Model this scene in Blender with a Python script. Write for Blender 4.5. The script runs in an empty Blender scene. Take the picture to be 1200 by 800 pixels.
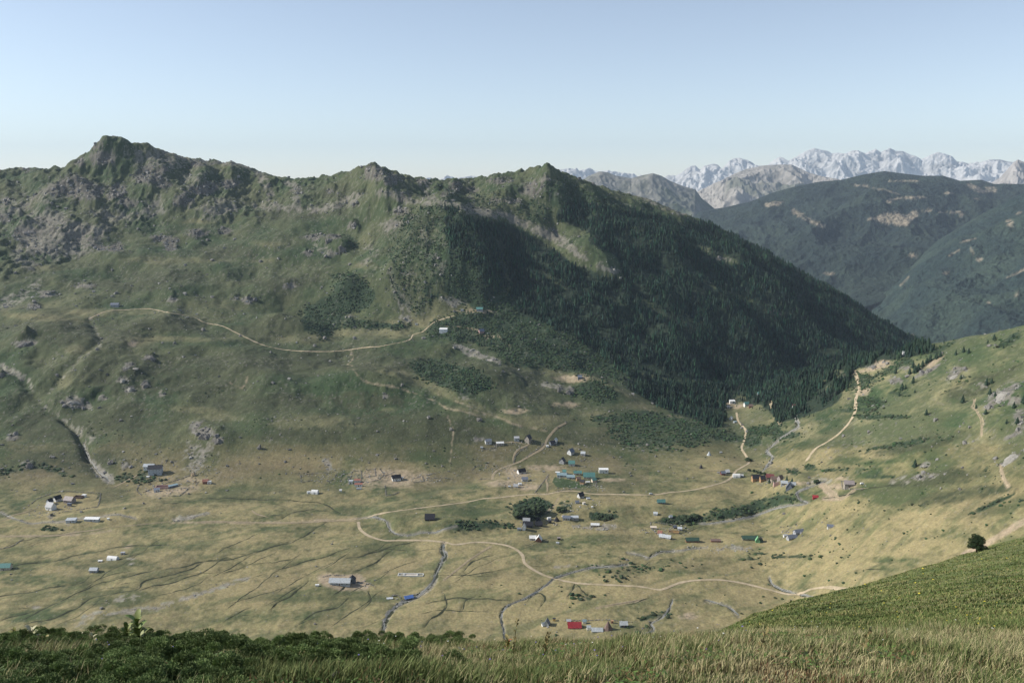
import bpy, bmesh, math, random
import numpy as np
from mathutils import Vector, Matrix
R = math.radians
rng = np.random.default_rng(7)
random.seed(7)
scene = bpy.context.scene
COL = scene.collection

# ------------------------------------------------------------------ camera
F_PX = 1040.0
PITCH = math.atan(185.0 / F_PX)
CZ = 365.0                                   # the camera stands 365 m above the valley floor
SP, CP = math.sin(PITCH), math.cos(PITCH)
cam_d = bpy.data.cameras.new('camera')
cam_d.sensor_fit = 'HORIZONTAL'
cam_d.sensor_width = 36.0
cam_d.lens = 36.0 * F_PX / 1200.0
cam_d.clip_start = 0.3
cam_d.clip_end = 60000
cam = bpy.data.objects.new('camera', cam_d)
COL.objects.link(cam)
cam.location = (0, 0, CZ)
cam.rotation_euler = (math.pi / 2 - PITCH, 0, 0)
scene.camera = cam

# ------------------------------------------------------------------ sky, sun, exposure
SUN_EL, SUN_AZ = R(34), R(-87)               # azimuth from +Y towards +X: the sun stands to the left, a touch beyond the camera's side
world = bpy.data.worlds.new('World')
scene.world = world
world.use_nodes = True
wn = world.node_tree
bg = wn.nodes['Background']
sky = wn.nodes.new('ShaderNodeTexSky')
sky.sky_type = 'NISHITA'
sky.sun_disc = False
sky.sun_elevation = SUN_EL
sky.sun_rotation = SUN_AZ
sky.altitude = 2000
sky.air_density = 1.0
sky.dust_density = 0.9
sky.ozone_density = 1.0
hs = wn.nodes.new('ShaderNodeHueSaturation')
hs.inputs['Saturation'].default_value = 0.74
wn.links.new(sky.outputs[0], hs.inputs['Color'])
wn.links.new(hs.outputs[0], bg.inputs[0])
bg.inputs[1].default_value = 0.118
sun_d = bpy.data.lights.new('sun', 'SUN')
sun_d.energy = 4.4
sun_d.angle = R(0.53)
sun_d.color = (1.0, 0.94, 0.85)
sun = bpy.data.objects.new('sun', sun_d)
COL.objects.link(sun)
sdir = Vector((math.sin(SUN_AZ) * math.cos(SUN_EL), math.cos(SUN_AZ) * math.cos(SUN_EL), math.sin(SUN_EL)))
sun.rotation_euler = sdir.to_track_quat('Z', 'Y').to_euler()
sun.location = (0, 0, 900)
scene.view_settings.view_transform = 'Standard'
scene.view_settings.look = 'None'
scene.view_settings.gamma = 1
scene.view_settings.exposure = 0.40
scene.view_settings.use_curve_mapping = False
scene.cycles.max_bounces = 5
scene.cycles.diffuse_bounces = 2
scene.cycles.transparent_max_bounces = 8
scene.cycles.volume_bounces = 0
scene.cycles.use_denoising = True

# ------------------------------------------------------------------ small helpers
def px_ray(px, py):
    """unit-free ray of a photo pixel: azimuth, slope (z per metre of ground distance), cos of azimuth"""
    u = (px - 600.0) / F_PX
    v = (400.0 - py) / F_PX
    x, y, z = u, CP + v * SP, -SP + v * CP
    h = math.hypot(x, y)
    return math.atan2(x, y), z / h, y / h

def tag(o, label=None, cat=None, group=None, kind=None):
    if label: o['label'] = label
    if cat: o['category'] = cat
    if group: o['group'] = group
    if kind: o['kind'] = kind
    return o

def link(name, me, parent=None):
    o = bpy.data.objects.new(name, me)
    COL.objects.link(o)
    if parent: o.parent = parent
    return o

def np_mesh(name, verts, faces, mats, smooth=False, mat_idx=None):
    """mesh from numpy arrays; faces is (n,3) or (n,4)"""
    me = bpy.data.meshes.new(name)
    verts = np.ascontiguousarray(verts, dtype=np.float32)
    faces = np.ascontiguousarray(faces, dtype=np.int32)
    n, k = faces.shape
    me.vertices.add(len(verts))
    me.vertices.foreach_set('co', verts.ravel())
    me.loops.add(n * k)
    me.loops.foreach_set('vertex_index', faces.ravel())
    me.polygons.add(n)
    me.polygons.foreach_set('loop_start', np.arange(0, n * k, k, dtype=np.int32))
    me.polygons.foreach_set('loop_total', np.full(n, k, dtype=np.int32))
    if mat_idx is not None:
        me.polygons.foreach_set('material_index', np.ascontiguousarray(mat_idx, dtype=np.int32))
    me.polygons.foreach_set('use_smooth', np.full(n, smooth, dtype=bool))
    for m in (mats if isinstance(mats, (list, tuple)) else [mats]):
        me.materials.append(m)
    me.update()
    return me

def set_col(me, arr, name='surface'):
    a = me.color_attributes.new(name, 'FLOAT_COLOR', 'POINT')
    full = np.ones((len(arr), 4), dtype=np.float32)
    full[:, :arr.shape[1]] = arr
    a.data.foreach_set('color', full.ravel())

# ---- noise
def _hash(ix, iy, seed):
    h = (ix * 374761393 + iy * 668265263 + seed * 974634777) & 0xffffffff
    h = ((h ^ (h >> 13)) * 1274126177) & 0xffffffff
    return (h ^ (h >> 16)) & 0xffffffff

def perlin(x, y, seed=0):
    x0 = np.floor(x).astype(np.int64); y0 = np.floor(y).astype(np.int64)
    fx = (x - x0).astype(np.float32); fy = (y - y0).astype(np.float32)
    u = fx * fx * fx * (fx * (fx * 6 - 15) + 10); v = fy * fy * fy * (fy * (fy * 6 - 15) + 10)
    def g(ix, iy, dx, dy):
        a = _hash(ix, iy, seed).astype(np.float32) * np.float32(2 * math.pi / 4294967296.0)
        return np.cos(a) * dx + np.sin(a) * dy
    a = g(x0, y0, fx, fy); b = g(x0 + 1, y0, fx - 1, fy)
    c = g(x0, y0 + 1, fx, fy - 1); d = g(x0 + 1, y0 + 1, fx - 1, fy - 1)
    return ((a + u * (b - a)) * (1 - v) + (c + u * (d - c)) * v) * 1.5

def fbm(x, y, scale, octaves=4, seed=0, gain=0.5, ridged=False):
    out = np.zeros(np.shape(x), np.float32); amp = 1.0; tot = 0
    for k in range(octaves):
        n = perlin(x / scale, y / scale, seed + k * 17)
        if ridged: n = 1 - 2 * np.abs(n)
        out += amp * n; tot += amp
        amp *= gain; scale *= 0.5
    return out / tot

def sstep(a, b, x):
    t = np.clip((x - a) / (b - a), 0, 1)
    return t * t * (3 - 2 * t)

# ---- painting masks for the ground in photo pixels; every mask is then baked onto the land where it lies
PW, PH = 1200, 800
def poly_mask(pts, blur=0, val=1.0):
    m = np.zeros((PH, PW), np.float32)
    P = np.array(pts, float)
    x0, x1 = int(max(0, P[:, 0].min() - 1)), int(min(PW, P[:, 0].max() + 2))
    y0, y1 = int(max(0, P[:, 1].min() - 1)), int(min(PH, P[:, 1].max() + 2))
    if x1 <= x0 or y1 <= y0: return m
    X, Y = np.meshgrid(np.arange(x0, x1) + .5, np.arange(y0, y1) + .5)
    ins = np.zeros(X.shape, bool)
    n = len(P)
    for i in range(n):
        ax, ay = P[i]; bx, by = P[(i + 1) % n]
        if ay == by: continue
        c = ((ay > Y) != (by > Y)) & (X < (bx - ax) * (Y - ay) / (by - ay) + ax)
        ins ^= c
    m[y0:y1, x0:x1] = ins * val
    return box_blur(m, blur) if blur else m

def box_blur(m, r):
    r = int(r)
    for _ in range(2):
        for ax in (0, 1):
            p = np.pad(m, [(r + 1, r) if a == ax else (0, 0) for a in (0, 1)], mode='edge')
            c = np.cumsum(p, axis=ax, dtype=np.float64)
            if ax == 0: m = ((c[2 * r + 1:] - c[:-2 * r - 1]) / (2 * r + 1)).astype(np.float32)
            else: m = ((c[:, 2 * r + 1:] - c[:, :-2 * r - 1]) / (2 * r + 1)).astype(np.float32)
    return m

def seg_dist(X, Y, pts):
    d = np.full(np.shape(X), 1e9, np.float32)
    for (ax, ay), (bx, by) in zip(pts[:-1], pts[1:]):
        vx, vy = bx - ax, by - ay
        L = vx * vx + vy * vy + 1e-9
        t = np.clip(((X - ax) * vx + (Y - ay) * vy) / L, 0, 1)
        d = np.minimum(d, np.hypot(X - ax - t * vx, (Y - ay - t * vy)))
    return d

def smooth_line(pts, step=3.0):
    """Catmull-Rom through the points"""
    P = [pts[0]] + list(pts) + [pts[-1]]
    out = []
    for i in range(1, len(P) - 2):
        p0, p1, p2, p3 = [np.array(q, float) for q in P[i - 1:i + 3]]
        n = max(1, int(np.linalg.norm(p2 - p1) / step))
        for k in range(n):
            t = k / n
            out.append(tuple(.5 * ((2 * p1) + (-p0 + p2) * t + (2 * p0 - 5 * p1 + 4 * p2 - p3) * t * t + (-p0 + 3 * p1 - 3 * p2 + p3) * t ** 3)))
    out.append(tuple(pts[-1]))
    return out

def line_mask(pts, w, ys=1.0, soft=1.0, smooth=True):
    """soft stroke of half-width w px (ys squeezes the vertical, as the ground is foreshortened)"""
    m = np.zeros((PH, PW), np.float32)
    if smooth: pts = smooth_line(pts, 8)
    P = np.array(pts, float); pad = w + soft + 2
    x0, x1 = int(max(0, P[:, 0].min() - pad)), int(min(PW, P[:, 0].max() + pad))
    y0, y1 = int(max(0, P[:, 1].min() - pad)), int(min(PH, P[:, 1].max() + pad))
    if x1 <= x0 or y1 <= y0: return m
    X, Y = np.meshgrid(np.arange(x0, x1) + .5, np.arange(y0, y1) + .5)
    d = seg_dist(X, Y * ys, [(a, b * ys) for a, b in pts])
    m[y0:y1, x0:x1] = 1 - sstep(w - soft * .5, w + soft, d)
    return m

def blob_mask(blobs, soft=0.5):
    m = np.zeros((PH, PW), np.float32)
    for b in blobs:
        x, y, a, c = b[:4]; rot = b[4] if len(b) > 4 else 0.0
        R_ = max(a, c) * (1 + soft) + 2
        x0, x1 = int(max(0, x - R_)), int(min(PW, x + R_)); y0, y1 = int(max(0, y - R_)), int(min(PH, y + R_))
        if x1 <= x0 or y1 <= y0: continue
        X, Y = np.meshgrid(np.arange(x0, x1) + .5 - x, np.arange(y0, y1) + .5 - y)
        cr, sr = math.cos(rot), math.sin(rot)
        d = np.hypot((X * cr + Y * sr) / a, (-X * sr + Y * cr) / c)
        m[y0:y1, x0:x1] = np.maximum(m[y0:y1, x0:x1], 1 - sstep(1 - soft, 1 + soft, d))
    return m

def mx(*ms):
    out = ms[0]
    for m in ms[1:]: out = np.maximum(out, m)
    return out

def sample(m, px, py):
    x = np.clip(px - .5, 0, PW - 1.001); y = np.clip(py - .5, 0, PH - 1.001)
    x0 = x.astype(np.int32); y0 = y.astype(np.int32); fx = x - x0; fy = y - y0
    return (m[y0, x0] * (1 - fx) + m[y0, x0 + 1] * fx) * (1 - fy) + (m[y0 + 1, x0] * (1 - fx) + m[y0 + 1, x0 + 1] * fx) * fy

def world_px(x, y, z):
    """photo pixel under which a point of the land lies"""
    z = z - CZ
    d = y * CP - z * SP
    d = np.maximum(d, 1e-3)
    return 600 + F_PX * x / d, 400 - F_PX * (y * SP + z * CP) / d

# ---- materials
def mat(name, color=(.5, .5, .5), rough=.85, noise=0.0, scale=1.0, metallic=0.0, attr=None, bump=0.0, bump_scale=None, layers=None):
    m = bpy.data.materials.new(name); m.use_nodes = True
    nt = m.node_tree; N = nt.nodes; L = nt.links
    b = N['Principled BSDF']
    b.inputs['Roughness'].default_value = rough
    b.inputs['Metallic'].default_value = metallic
    b.inputs['Specular IOR Level'].default_value = 0.25
    tc = N.new('ShaderNodeTexCoord')
    if attr:
        c = N.new('ShaderNodeAttribute'); c.attribute_name = attr; src = c.outputs['Color']
    else:
        c = N.new('ShaderNodeRGB'); c.outputs[0].default_value = (*color, 1); src = c.outputs[0]
    for (sc, amt) in (layers or ([(scale, noise)] if noise else [])):
        t = N.new('ShaderNodeTexNoise'); t.inputs['Scale'].default_value = sc
        t.inputs['Detail'].default_value = 3; t.inputs['Roughness'].default_value = .65
        L.new(tc.outputs['Object'], t.inputs['Vector'])
        r = N.new('ShaderNodeMapRange')
        r.inputs[1].default_value = .25; r.inputs[2].default_value = .75
        r.inputs[3].default_value = 1 - amt; r.inputs[4].default_value = 1 + amt
        L.new(t.outputs['Fac'], r.inputs[0])
        v = N.new('ShaderNodeVectorMath'); v.operation = 'SCALE'
        L.new(src, v.inputs[0]); L.new(r.outputs[0], v.inputs['Scale'])
        src = v.outputs[0]
    L.new(src, b.inputs['Base Color'])
    if bump:
        t = N.new('ShaderNodeTexNoise'); t.inputs['Scale'].default_value = bump_scale or scale
        t.inputs['Detail'].default_value = 4
        L.new(tc.outputs['Object'], t.inputs['Vector'])
        bp = N.new('ShaderNodeBump'); bp.inputs['Strength'].default_value = .7
        bp.inputs['Distance'].default_value = bump
        L.new(t.outputs['Fac'], bp.inputs['Height']); L.new(bp.outputs[0], b.inputs['Normal'])
    return m
# ------------------------------------------------------------------ the shape of the land
# Knots are surveyed points: (photo px, photo py, metres ahead); 'F' = where that ray meets the valley floor,
# 'H' = where it meets the plane of the right hillside; (px, None, Y, z) gives a height relative to the camera.
def knot(k):
    if k[1] is None:
        px, _, Y, z = k
        t = math.atan2((px - 600) / F_PX, 1.0)
        return t, Y / math.cos(t), z
    px, py, Y = k
    t, s, c = px_ray(px, py)
    st, ct = math.sin(t), math.cos(t)
    if Y == 'F': r = -CZ / s
    elif Y == 'H': r = -439.4 / (s - .6 * st + .1 * ct)
    else: r = Y / c
    return t, r, s * r

def profile_lines(lines, theta, r, closed_z=None):
    """surface over the polar grid (theta x r) through a stack of surveyed lines ordered by distance"""
    RR, ZZ = [], []
    for L in lines:
        K = sorted(knot(k) for k in L)
        t = np.array([k[0] for k in K])
        RR.append(np.interp(theta, t, [k[1] for k in K])); ZZ.append(np.interp(theta, t, [k[2] for k in K]))
    RR = np.array(RR); ZZ = np.array(ZZ)
    for i in range(1, len(RR)): RR[i] = np.maximum(RR[i], RR[i - 1] + .02 * RR[i - 1] * (RR[i - 1] > 60) + .3)
    out = np.empty((len(r), len(theta)), np.float32)
    for j in range(len(theta)):
        a, z = RR[:, j], ZZ[:, j]
        h = np.diff(a); d = np.diff(z) / h
        m = np.empty(len(a)); m[0], m[-1] = d[0], d[-1]
        w1 = 2 * h[1:] + h[:-1]; w2 = h[1:] + 2 * h[:-1]
        same = d[:-1] * d[1:] > 0
        with np.errstate(divide='ignore', invalid='ignore'):
            m[1:-1] = np.where(same, (w1 + w2) / (w1 / d[:-1] + w2 / d[1:]), 0)
        k = np.clip(np.searchsorted(a, r) - 1, 0, len(h) - 1)
        t = (r - a[k]) / h[k]; t2 = t * t; t3 = t2 * t
        q = (2 * t3 - 3 * t2 + 1) * z[k] + (t3 - 2 * t2 + t) * h[k] * m[k] + (-2 * t3 + 3 * t2) * z[k + 1] + (t3 - t2) * h[k] * m[k + 1]
        q = np.where(r < a[0], z[0] + d[0] * (r - a[0]), q)
        q = np.where(r > a[-1], z[-1] + d[-1] * (r - a[-1]), q)
        out[:, j] = q
    return out

def smax(a, b, k):
    h = np.clip(.5 + .5 * (a - b) / k, 0, 1)
    return b + (a - b) * h + k * h * (1 - h)

# the great mountain side beyond the valley
M_LINES = [
 [(-160, None, 800, -460), (600, None, 800, -440), (1000, None, 900, -440), (1300, None, 1000, -440)],
 [(-160, 578, 'F'), (0, 572, 'F'), (100, 562, 'F'), (200, 566, 'F'), (300, 566, 'F'), (500, 560, 'F'), (600, 550, 'F'), (700, 545, 'F'), (800, 535, 'F'),
  (870, 505, 'F'), (900, 490, 'F'), (960, 468, 'F'), (1000, 448, 'F'), (1090, 440, 'F'), (1300, 440, 'F')],
 [(-160, 505, 1180), (0, 500, 1190), (100, 505, 1180), (200, 490, 1210), (300, 485, 1215), (400, 478, 1230), (500, 470, 1250), (600, 478, 1240), (700, 486, 1270), (800, 468, 1420),
  (900, 450, 1570), (1000, 415, 1850), (1090, 418, 1960), (1300, 440, 2000)],
 [(-160, 405, 1440), (0, 400, 1450), (100, 388, 1480), (200, 400, 1460), (300, 414, 1440), (370, 420, 1430), (430, 415, 1440), (500, 402, 1500), (560, 402, 1490), (600, 428, 1420),
  (650, 435, 1440), (700, 430, 1490), (800, 392, 1660), (900, 395, 1790), (1000, 388, 1950), (1090, 415, 2010), (1300, 450, 2050)],
 [(-160, 362, 1640), (0, 362, 1640), (100, 358, 1640), (200, 366, 1600), (300, 380, 1600), (400, 398, 1560), (470, 390, 1580), (550, 366, 1640), (650, 370, 1640), (700, 360, 1690),
  (800, 335, 1820), (900, 352, 1900), (1000, 375, 2010), (1090, 413, 2060), (1300, 460, 2100)],
 [(-160, 315, 1850), (0, 316, 1850), (100, 318, 1850), (200, 315, 1850), (300, 310, 1860), (400, 330, 1760), (500, 306, 1740), (540, 300, 1740), (600, 325, 1770), (700, 300, 1850), (800, 290, 1960),
  (900, 322, 2010), (1000, 364, 2080), (1090, 412, 2100), (1300, 470, 2150)],
 [(-160, 270, 2100), (0, 266, 2100), (100, 258, 2100), (200, 262, 2100), (300, 255, 2120), (400, 262, 2020), (500, 252, 1930), (540, 256, 1880), (600, 262, 1970), (700, 255, 2000), (800, 268, 2090),
  (900, 303, 2140), (1000, 358, 2150), (1090, 411, 2130), (1300, 480, 2200)],
 [(-160, 230, 2350), (0, 228, 2340), (70, 222, 2300), (130, 200, 2250), (200, 222, 2240), (300, 236, 2260), (400, 233, 2150), (440, 218, 2080), (500, 232, 2110), (600, 226, 2090), (640, 213, 2060), (700, 231, 2090),
  (800, 256, 2150), (900, 299, 2180), (1000, 356, 2180), (1090, 410.5, 2145), (1300, 485, 2220)],
 [(-160, 205, 2580), (-50, 200, 2560), (0, 198, 2540), (20, 197, 2530), (45, 197, 2520), (70, 196, 2480), (90, 186, 2430), (110, 172, 2400), (122, 161, 2390), (130, 158, 2385), (142, 161, 2390), (155, 167, 2395),
  (170, 167, 2400), (185, 174, 2410), (220, 185, 2420), (250, 188, 2430), (280, 191, 2440), (300, 199, 2440), (325, 207, 2420), (350, 209, 2400), (380, 206, 2340), (405, 201, 2280), (425, 194, 2220), (440, 191, 2190),
  (455, 198, 2210), (480, 206, 2240), (500, 209, 2260), (520, 210, 2280), (545, 209, 2290), (570, 206, 2270), (600, 201, 2230), (625, 196, 2180), (641, 191, 2150), (655, 199, 2150), (690, 213, 2160), (720, 223, 2170),
  (760, 233, 2190), (790, 246, 2200), (815, 255, 2210), (850, 270, 2220), (900, 297, 2220), (950, 325, 2210), (1000, 355, 2200), (1050, 386, 2180), (1090, 410, 2160), (1130, 434, 2150), (1300, 500, 2250)],
 [(-160, None, 3000, -60), (130, None, 2750, 0), (330, None, 2800, -80), (440, None, 2550, -60), (640, None, 2500, -60), (800, None, 2600, -200), (1000, None, 2550, -480), (1300, None, 2600, -700)],
 [(-160, None, 3700, -500), (600, None, 3400, -500), (1000, None, 3000, -700), (1300, None, 3000, -900)],
]

r_grid = np.concatenate([np.arange(420, 640, 5.0), np.arange(640, 1150, 2.3), np.arange(1150, 1700, 2.6), np.arange(1700, 2600, 3.6), np.arange(2600, 3080, 4.4), np.arange(3080, 3700, 60.0)])
th0, th1, nth = R(-37), R(37), 1280
th_grid = np.linspace(th0, th1, nth)
TH, RG = np.meshgrid(th_grid, r_grid)
WX = (RG * np.sin(TH)).astype(np.float32); WY = (RG * np.cos(TH)).astype(np.float32)

zm = profile_lines(M_LINES, th_grid, r_grid)
# soften the creases between the surveyed lines a little, except at the crest
def floor_plane(x, y):
    z = -CZ + 4.5 * fbm(x, y, 150, 3, 11) + 2.6 * fbm(x, y, 45, 4, 12)
    return (z - .6 * np.maximum(0, np.hypot(x, y) - 1980)).astype(np.float32)
def hill_plane(x, y):
    z = -439.4 + .6 * x - .1 * y
    # crest behind the hillside: from the knoll at the valley mouth up to the right edge
    t1, t2 = knot((1010, 428, 'H')), knot((1210, 381, 'H'))
    ax, ay = t1[1] * math.sin(t1[0]), t1[1] * math.cos(t1[0]); bx, by = t2[1] * math.sin(t2[0]), t2[1] * math.cos(t2[0])
    L = math.hypot(bx - ax, by - ay); nx, ny = -(by - ay) / L, (bx - ax) / L
    if ny < 0: nx, ny = -nx, -ny
    d = (x - ax) * nx + (y - ay) * ny
    z = z - .9 * np.maximum(0, d) * sstep(0, 60, d)
    # the knoll's own nose towards the valley mouth
    z = z + 8 * fbm(x, y, 110, 4, 31) + 1.5 * fbm(x, y, 30, 3, 32)
    return z.astype(np.float32)
zh = hill_plane(WX, WY)
zf = floor_plane(WX, WY)

# the valley floor drops away through the mouth of the valley
def bumps(z, items, pxw=None):
    """items: (polyline px, py, half width m, height m): real swells, ribs and gullies added to the land"""
    for pts, w, h in items:
        P = [hit_base(a, b) for a, b in pts]
        if any(p is None for p in P): continue
        if len(P) == 1: P = [P[0], (P[0][0] + .1, P[0][1])]
        P = [(p[0], p[1]) for p in P]
        A = np.array(P); pad = w * 3
        sel = (WX > A[:, 0].min() - pad) & (WX < A[:, 0].max() + pad) & (WY > A[:, 1].min() - pad) & (WY < A[:, 1].max() + pad)
        d = seg_dist(WX[sel], WY[sel], P)
        z[sel] += h * np.exp(-(d / w) ** 2)
    return z

def make_hit(Z):
    rr = r_grid
    def hit(px, py):
        t, s, c = px_ray(px, py)
        j = (t - th0) / (th1 - th0) * (nth - 1); j = min(max(j, 0), nth - 1.001); j0 = int(j); f = j - j0
        zc = Z[:, j0] * (1 - f) + Z[:, j0 + 1] * f
        below = zc > s * rr
        k = np.argmax(below)
        if not below[k] : return None
        if k == 0: r = rr[0]
        else:
            a = zc[k - 1] - s * rr[k - 1]; b = zc[k] - s * rr[k]
            r = rr[k - 1] + (rr[k] - rr[k - 1]) * (-a) / (b - a)
        return r * math.sin(t), r * math.cos(t), s * r + CZ
    return hit

zb = smax(smax(zm, zf, 12.0), zh, 10.0)
hit_base = make_hit(zb)

# large relief of the mountain side
RUG = mx(
    poly_mask([(0, 195), (130, 158), (330, 207), (440, 190), (520, 208), (640, 190), (800, 250), (760, 262), (700, 250), (650, 262), (600, 262), (560, 250), (480, 262), (440, 262), (330, 245), (300, 262), (200, 260), (110, 285), (60, 320), (0, 330)], 5) * 1.0,
    poly_mask([(430, 200), (500, 235), (560, 260), (600, 320), (590, 360), (520, 350), (470, 350), (430, 330), (420, 260)], 7) * .8,
    poly_mask([(640, 200), (830, 258), (1090, 410), (960, 460), (840, 450), (700, 400), (620, 330)], 8) * .75,
    poly_mask([(0, 300), (180, 280), (420, 270), (440, 340), (300, 350), (0, 350)], 6) * .25,
    poly_mask([(0, 410), (120, 420), (240, 470), (280, 530), (200, 560), (0, 570)], 8) * .4,
    poly_mask([(1080, 420), (1200, 380), (1200, 560), (1120, 560), (1080, 500)], 8) * .35)
PXv, PYv = world_px(WX, WY, zb + CZ)
rug = sample(RUG, PXv, PYv) * (RG > 1000) + .0
rug = np.maximum(rug, sample(RUG, PXv, PYv) * (PXv > 1000) * .7)
crest_keep = 1.0
onmtn = sstep(5, 60, zm - zf) * (zm > zh - 6)
warpx = WX + 45 * fbm(WX, WY, 210, 3, 51); warpy = WY + 45 * fbm(WX, WY, 210, 3, 52)
# gullies run down the fall line (towards the camera and to the right)
ax_, ay_ = .93, .36
s_ = warpx * ax_ + warpy * ay_; t_ = -warpx * ay_ + warpy * ax_
gul = fbm(s_, t_ * .45, 150, 4, 61, .52, ridged=True)
crag = fbm(warpx, warpy, 70, 4, 62, .55, ridged=True)
zone = sstep(0, 1, 1 - np.abs(zm - np.interp(RG[:, :1], [0, 1], [0, 0])) * 0)
near_crest = np.exp(-((RG - 2300) / 500.0) ** 2)
z = zb + onmtn * rug * (15 * (gul - .1) + 6.0 * (crag - .1)) + onmtn * (21 * fbm(WX, WY, 150, 3, 71) + (4.5 + 4 * rug) * fbm(WX * 1.15, WY * .9, 52, 4, 72) + 1.5 * fbm(WX, WY, 14, 3, 75))
ROCKZ = None
z += rug * 2.0 * fbm(WX, WY, 22, 3, 73, .6, ridged=True)
z += onmtn * rug * 1.3 * np.abs(fbm(WX, WY, 12, 2, 74))

RELIEF = [  # mounds, ribs, terraces
    ([(330, 384), (352, 388)], 38, 15), ([(60, 388)], 60, 9), ([(190, 377)], 45, 8), ([(300, 345)], 50, 7), ([(255, 320)], 40, 6),
    ([(382, 283), (405, 288)], 20, 13), ([(410, 296)], 13, 9), ([(413, 262)], 10, 10), ([(408, 340)], 26, 12),
    ([(520, 245), (545, 270), (560, 300), (565, 325)], 38, 26), ([(500, 255), (480, 300), (470, 330)], 32, 10),
    ([(440, 196), (446, 215), (455, 240)], 26, 22), ([(537, 214), (530, 225)], 18, 10),
    ([(642, 197), (650, 222), (652, 245), (630, 262)], 28, 20), ([(600, 215), (590, 240)], 22, 10), ([(690, 222), (700, 245), (760, 290)], 26, 8),
    ([(135, 165), (105, 195), (80, 220), (66, 250)], 42, 32), ([(175, 172), (190, 200), (180, 220)], 30, 20), ([(240, 195), (235, 220)], 26, 14), ([(90, 225), (110, 245)], 22, 16),
    ([(270, 198), (262, 220)], 20, 9), ([(215, 240), (200, 250)], 22, 9), ([(320, 212), (300, 232)], 20, 8),
    ([(690, 300), (740, 345), (790, 395)], 46, 26), ([(770, 285), (830, 340), (900, 415)], 50, 27), ([(850, 300), (910, 350), (985, 420)], 46, 22), ([(640, 330), (690, 380), (740, 415)], 40, 12),
    ([(730, 330), (790, 390), (840, 440)], 30, -18), ([(810, 310), (870, 370), (930, 430)], 34, -18), ([(655, 345), (700, 400)], 26, -10), ([(900, 330), (960, 390)], 30, -10),
    ([(590, 270), (620, 300), (650, 340)], 24, -12),
    ([(560, 440), (640, 455)], 50, 6), ([(690, 448), (720, 462)], 25, 8), ([(760, 505), (800, 515)], 60, 7), ([(230, 505), (260, 520)], 18, 6), ([(155, 440)], 24, 6), ([(30, 402)], 14, 6),
    ([(300, 440), (330, 500)], 60, 6), ([(200, 420), (210, 470)], 60, 5), ([(420, 450), (440, 500)], 55, 5), ([(130, 300), (150, 312)], 25, 6), ([(30, 275)], 30, 8), ([(230, 285)], 20, 7), ([(250, 272), (180, 280)], 22, 6),
    ([(555, 275), (575, 300), (585, 330)], 22, -8),
    ([(0, 428), (30, 445), (42, 465), (55, 478), (75, 492), (88, 502), (98, 518), (105, 538), (118, 556)], 8, -4.5), ([(75, 492), (88, 502), (98, 520), (104, 536)], 5, -4.5), ([(105, 372), (115, 390), (120, 402), (100, 418), (80, 435), (58, 458)], 8, -4),
    ([(1035, 425), (1055, 420)], 30, 6), ([(1000, 430)], 30, 3), ([(1180, 470), (1150, 490)], 25, 6), ([(1180, 500)], 18, 7), ([(1195, 555)], 20, 5),
]
RELIEF = [(p_, w_, h_ * 1.5 if (h_ > 0 and p_[0][0] < 500 and p_[0][1] > 255) else h_) for p_, w_, h_ in RELIEF]
z = bumps(z, RELIEF)
rk0 = mx(RUG)
hi = sstep(1950, 2150, RG) * onmtn * (PXv < 1060)
z += hi * rug * (8 * (fbm(warpx, WY, 55, 4, 66, .6, ridged=True) - .1) + 4 * fbm(WX, WY, 20, 3, 67, .6))
# the crest line is surveyed: settle each bearing to it, leaving a little broken rock
Kc = sorted(knot(k) for k in M_LINES[8]); tc = np.array([k[0] for k in Kc]); want = np.interp(th_grid, tc, [k[2] / k[1] for k in Kc])
kmask = (r_grid > 1700) & (r_grid < 3100)
for _ in range(3):
    sl = z[kmask] / r_grid[kmask][:, None]; ia = np.argmax(sl, axis=0); act = sl[ia, np.arange(nth)]; ra = r_grid[kmask][ia]
    dz = (want - act) * ra * (th_grid < math.atan2(480, 1040))
    dz = np.convolve(np.pad(dz, 9, mode='edge'), np.ones(19) / 19, mode='valid'); ra = np.convolve(np.pad(ra, 20, mode='edge'), np.ones(41) / 41, mode='valid')
    z += dz[None, :] * np.exp(-((r_grid[:, None] - ra[None, :]) / 260.0) ** 2)

# terraces, banks and streams of the valley floor, cut as real steps and channels
UP = mx(poly_mask([(440, 610), (470, 618), (520, 622), (590, 620), (640, 612), (700, 606), (760, 608), (840, 612), (930, 592), (950, 560), (850, 540), (600, 560), (430, 600)], 4) * 1.0,
        poly_mask([(-5, 625), (60, 622), (140, 612), (330, 606), (390, 612), (330, 595), (200, 587), (80, 598), (-5, 612)], 2) * .35)
STREAM_MAIN = [(932, 487), (934, 494), (936, 500), (925, 507), (915, 513), (906, 522), (898, 530), (906, 536), (901, 543), (897, 549), (893, 552)]
STREAM_MID = [(968, 563), (955, 568), (945, 572), (935, 576), (934, 580), (940, 587), (947, 589), (935, 592), (915, 594), (890, 602), (868, 608), (850, 611), (820, 614)]
STREAM_A = [(521, 637), (519, 643), (522, 650), (520, 655), (516, 662), (512, 670), (509, 680), (503, 688), (495, 695), (480, 702), (465, 710), (457, 718), (452, 728), (449, 740)]
STREAM_B = [(735, 661), (715, 664), (690, 665), (668, 672), (652, 676), (643, 682), (634, 690), (618, 700), (602, 706), (592, 712), (588, 722), (590, 735), (592, 748)]
STREAM_C = [(420, 608), (440, 606), (452, 610), (458, 620), (465, 626), (480, 627), (495, 624), (510, 624), (520, 620), (527, 618), (535, 616)]
STREAM_D = [(826, 703), (840, 706), (852, 710), (860, 716), (866, 722)]
STREAM_E = [(901, 676), (905, 684), (915, 690), (925, 694), (940, 697), (955, 699)]
STREAM_F = [(788, 702), (786, 712), (775, 724), (762, 730), (768, 738), (745, 744)]
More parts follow.
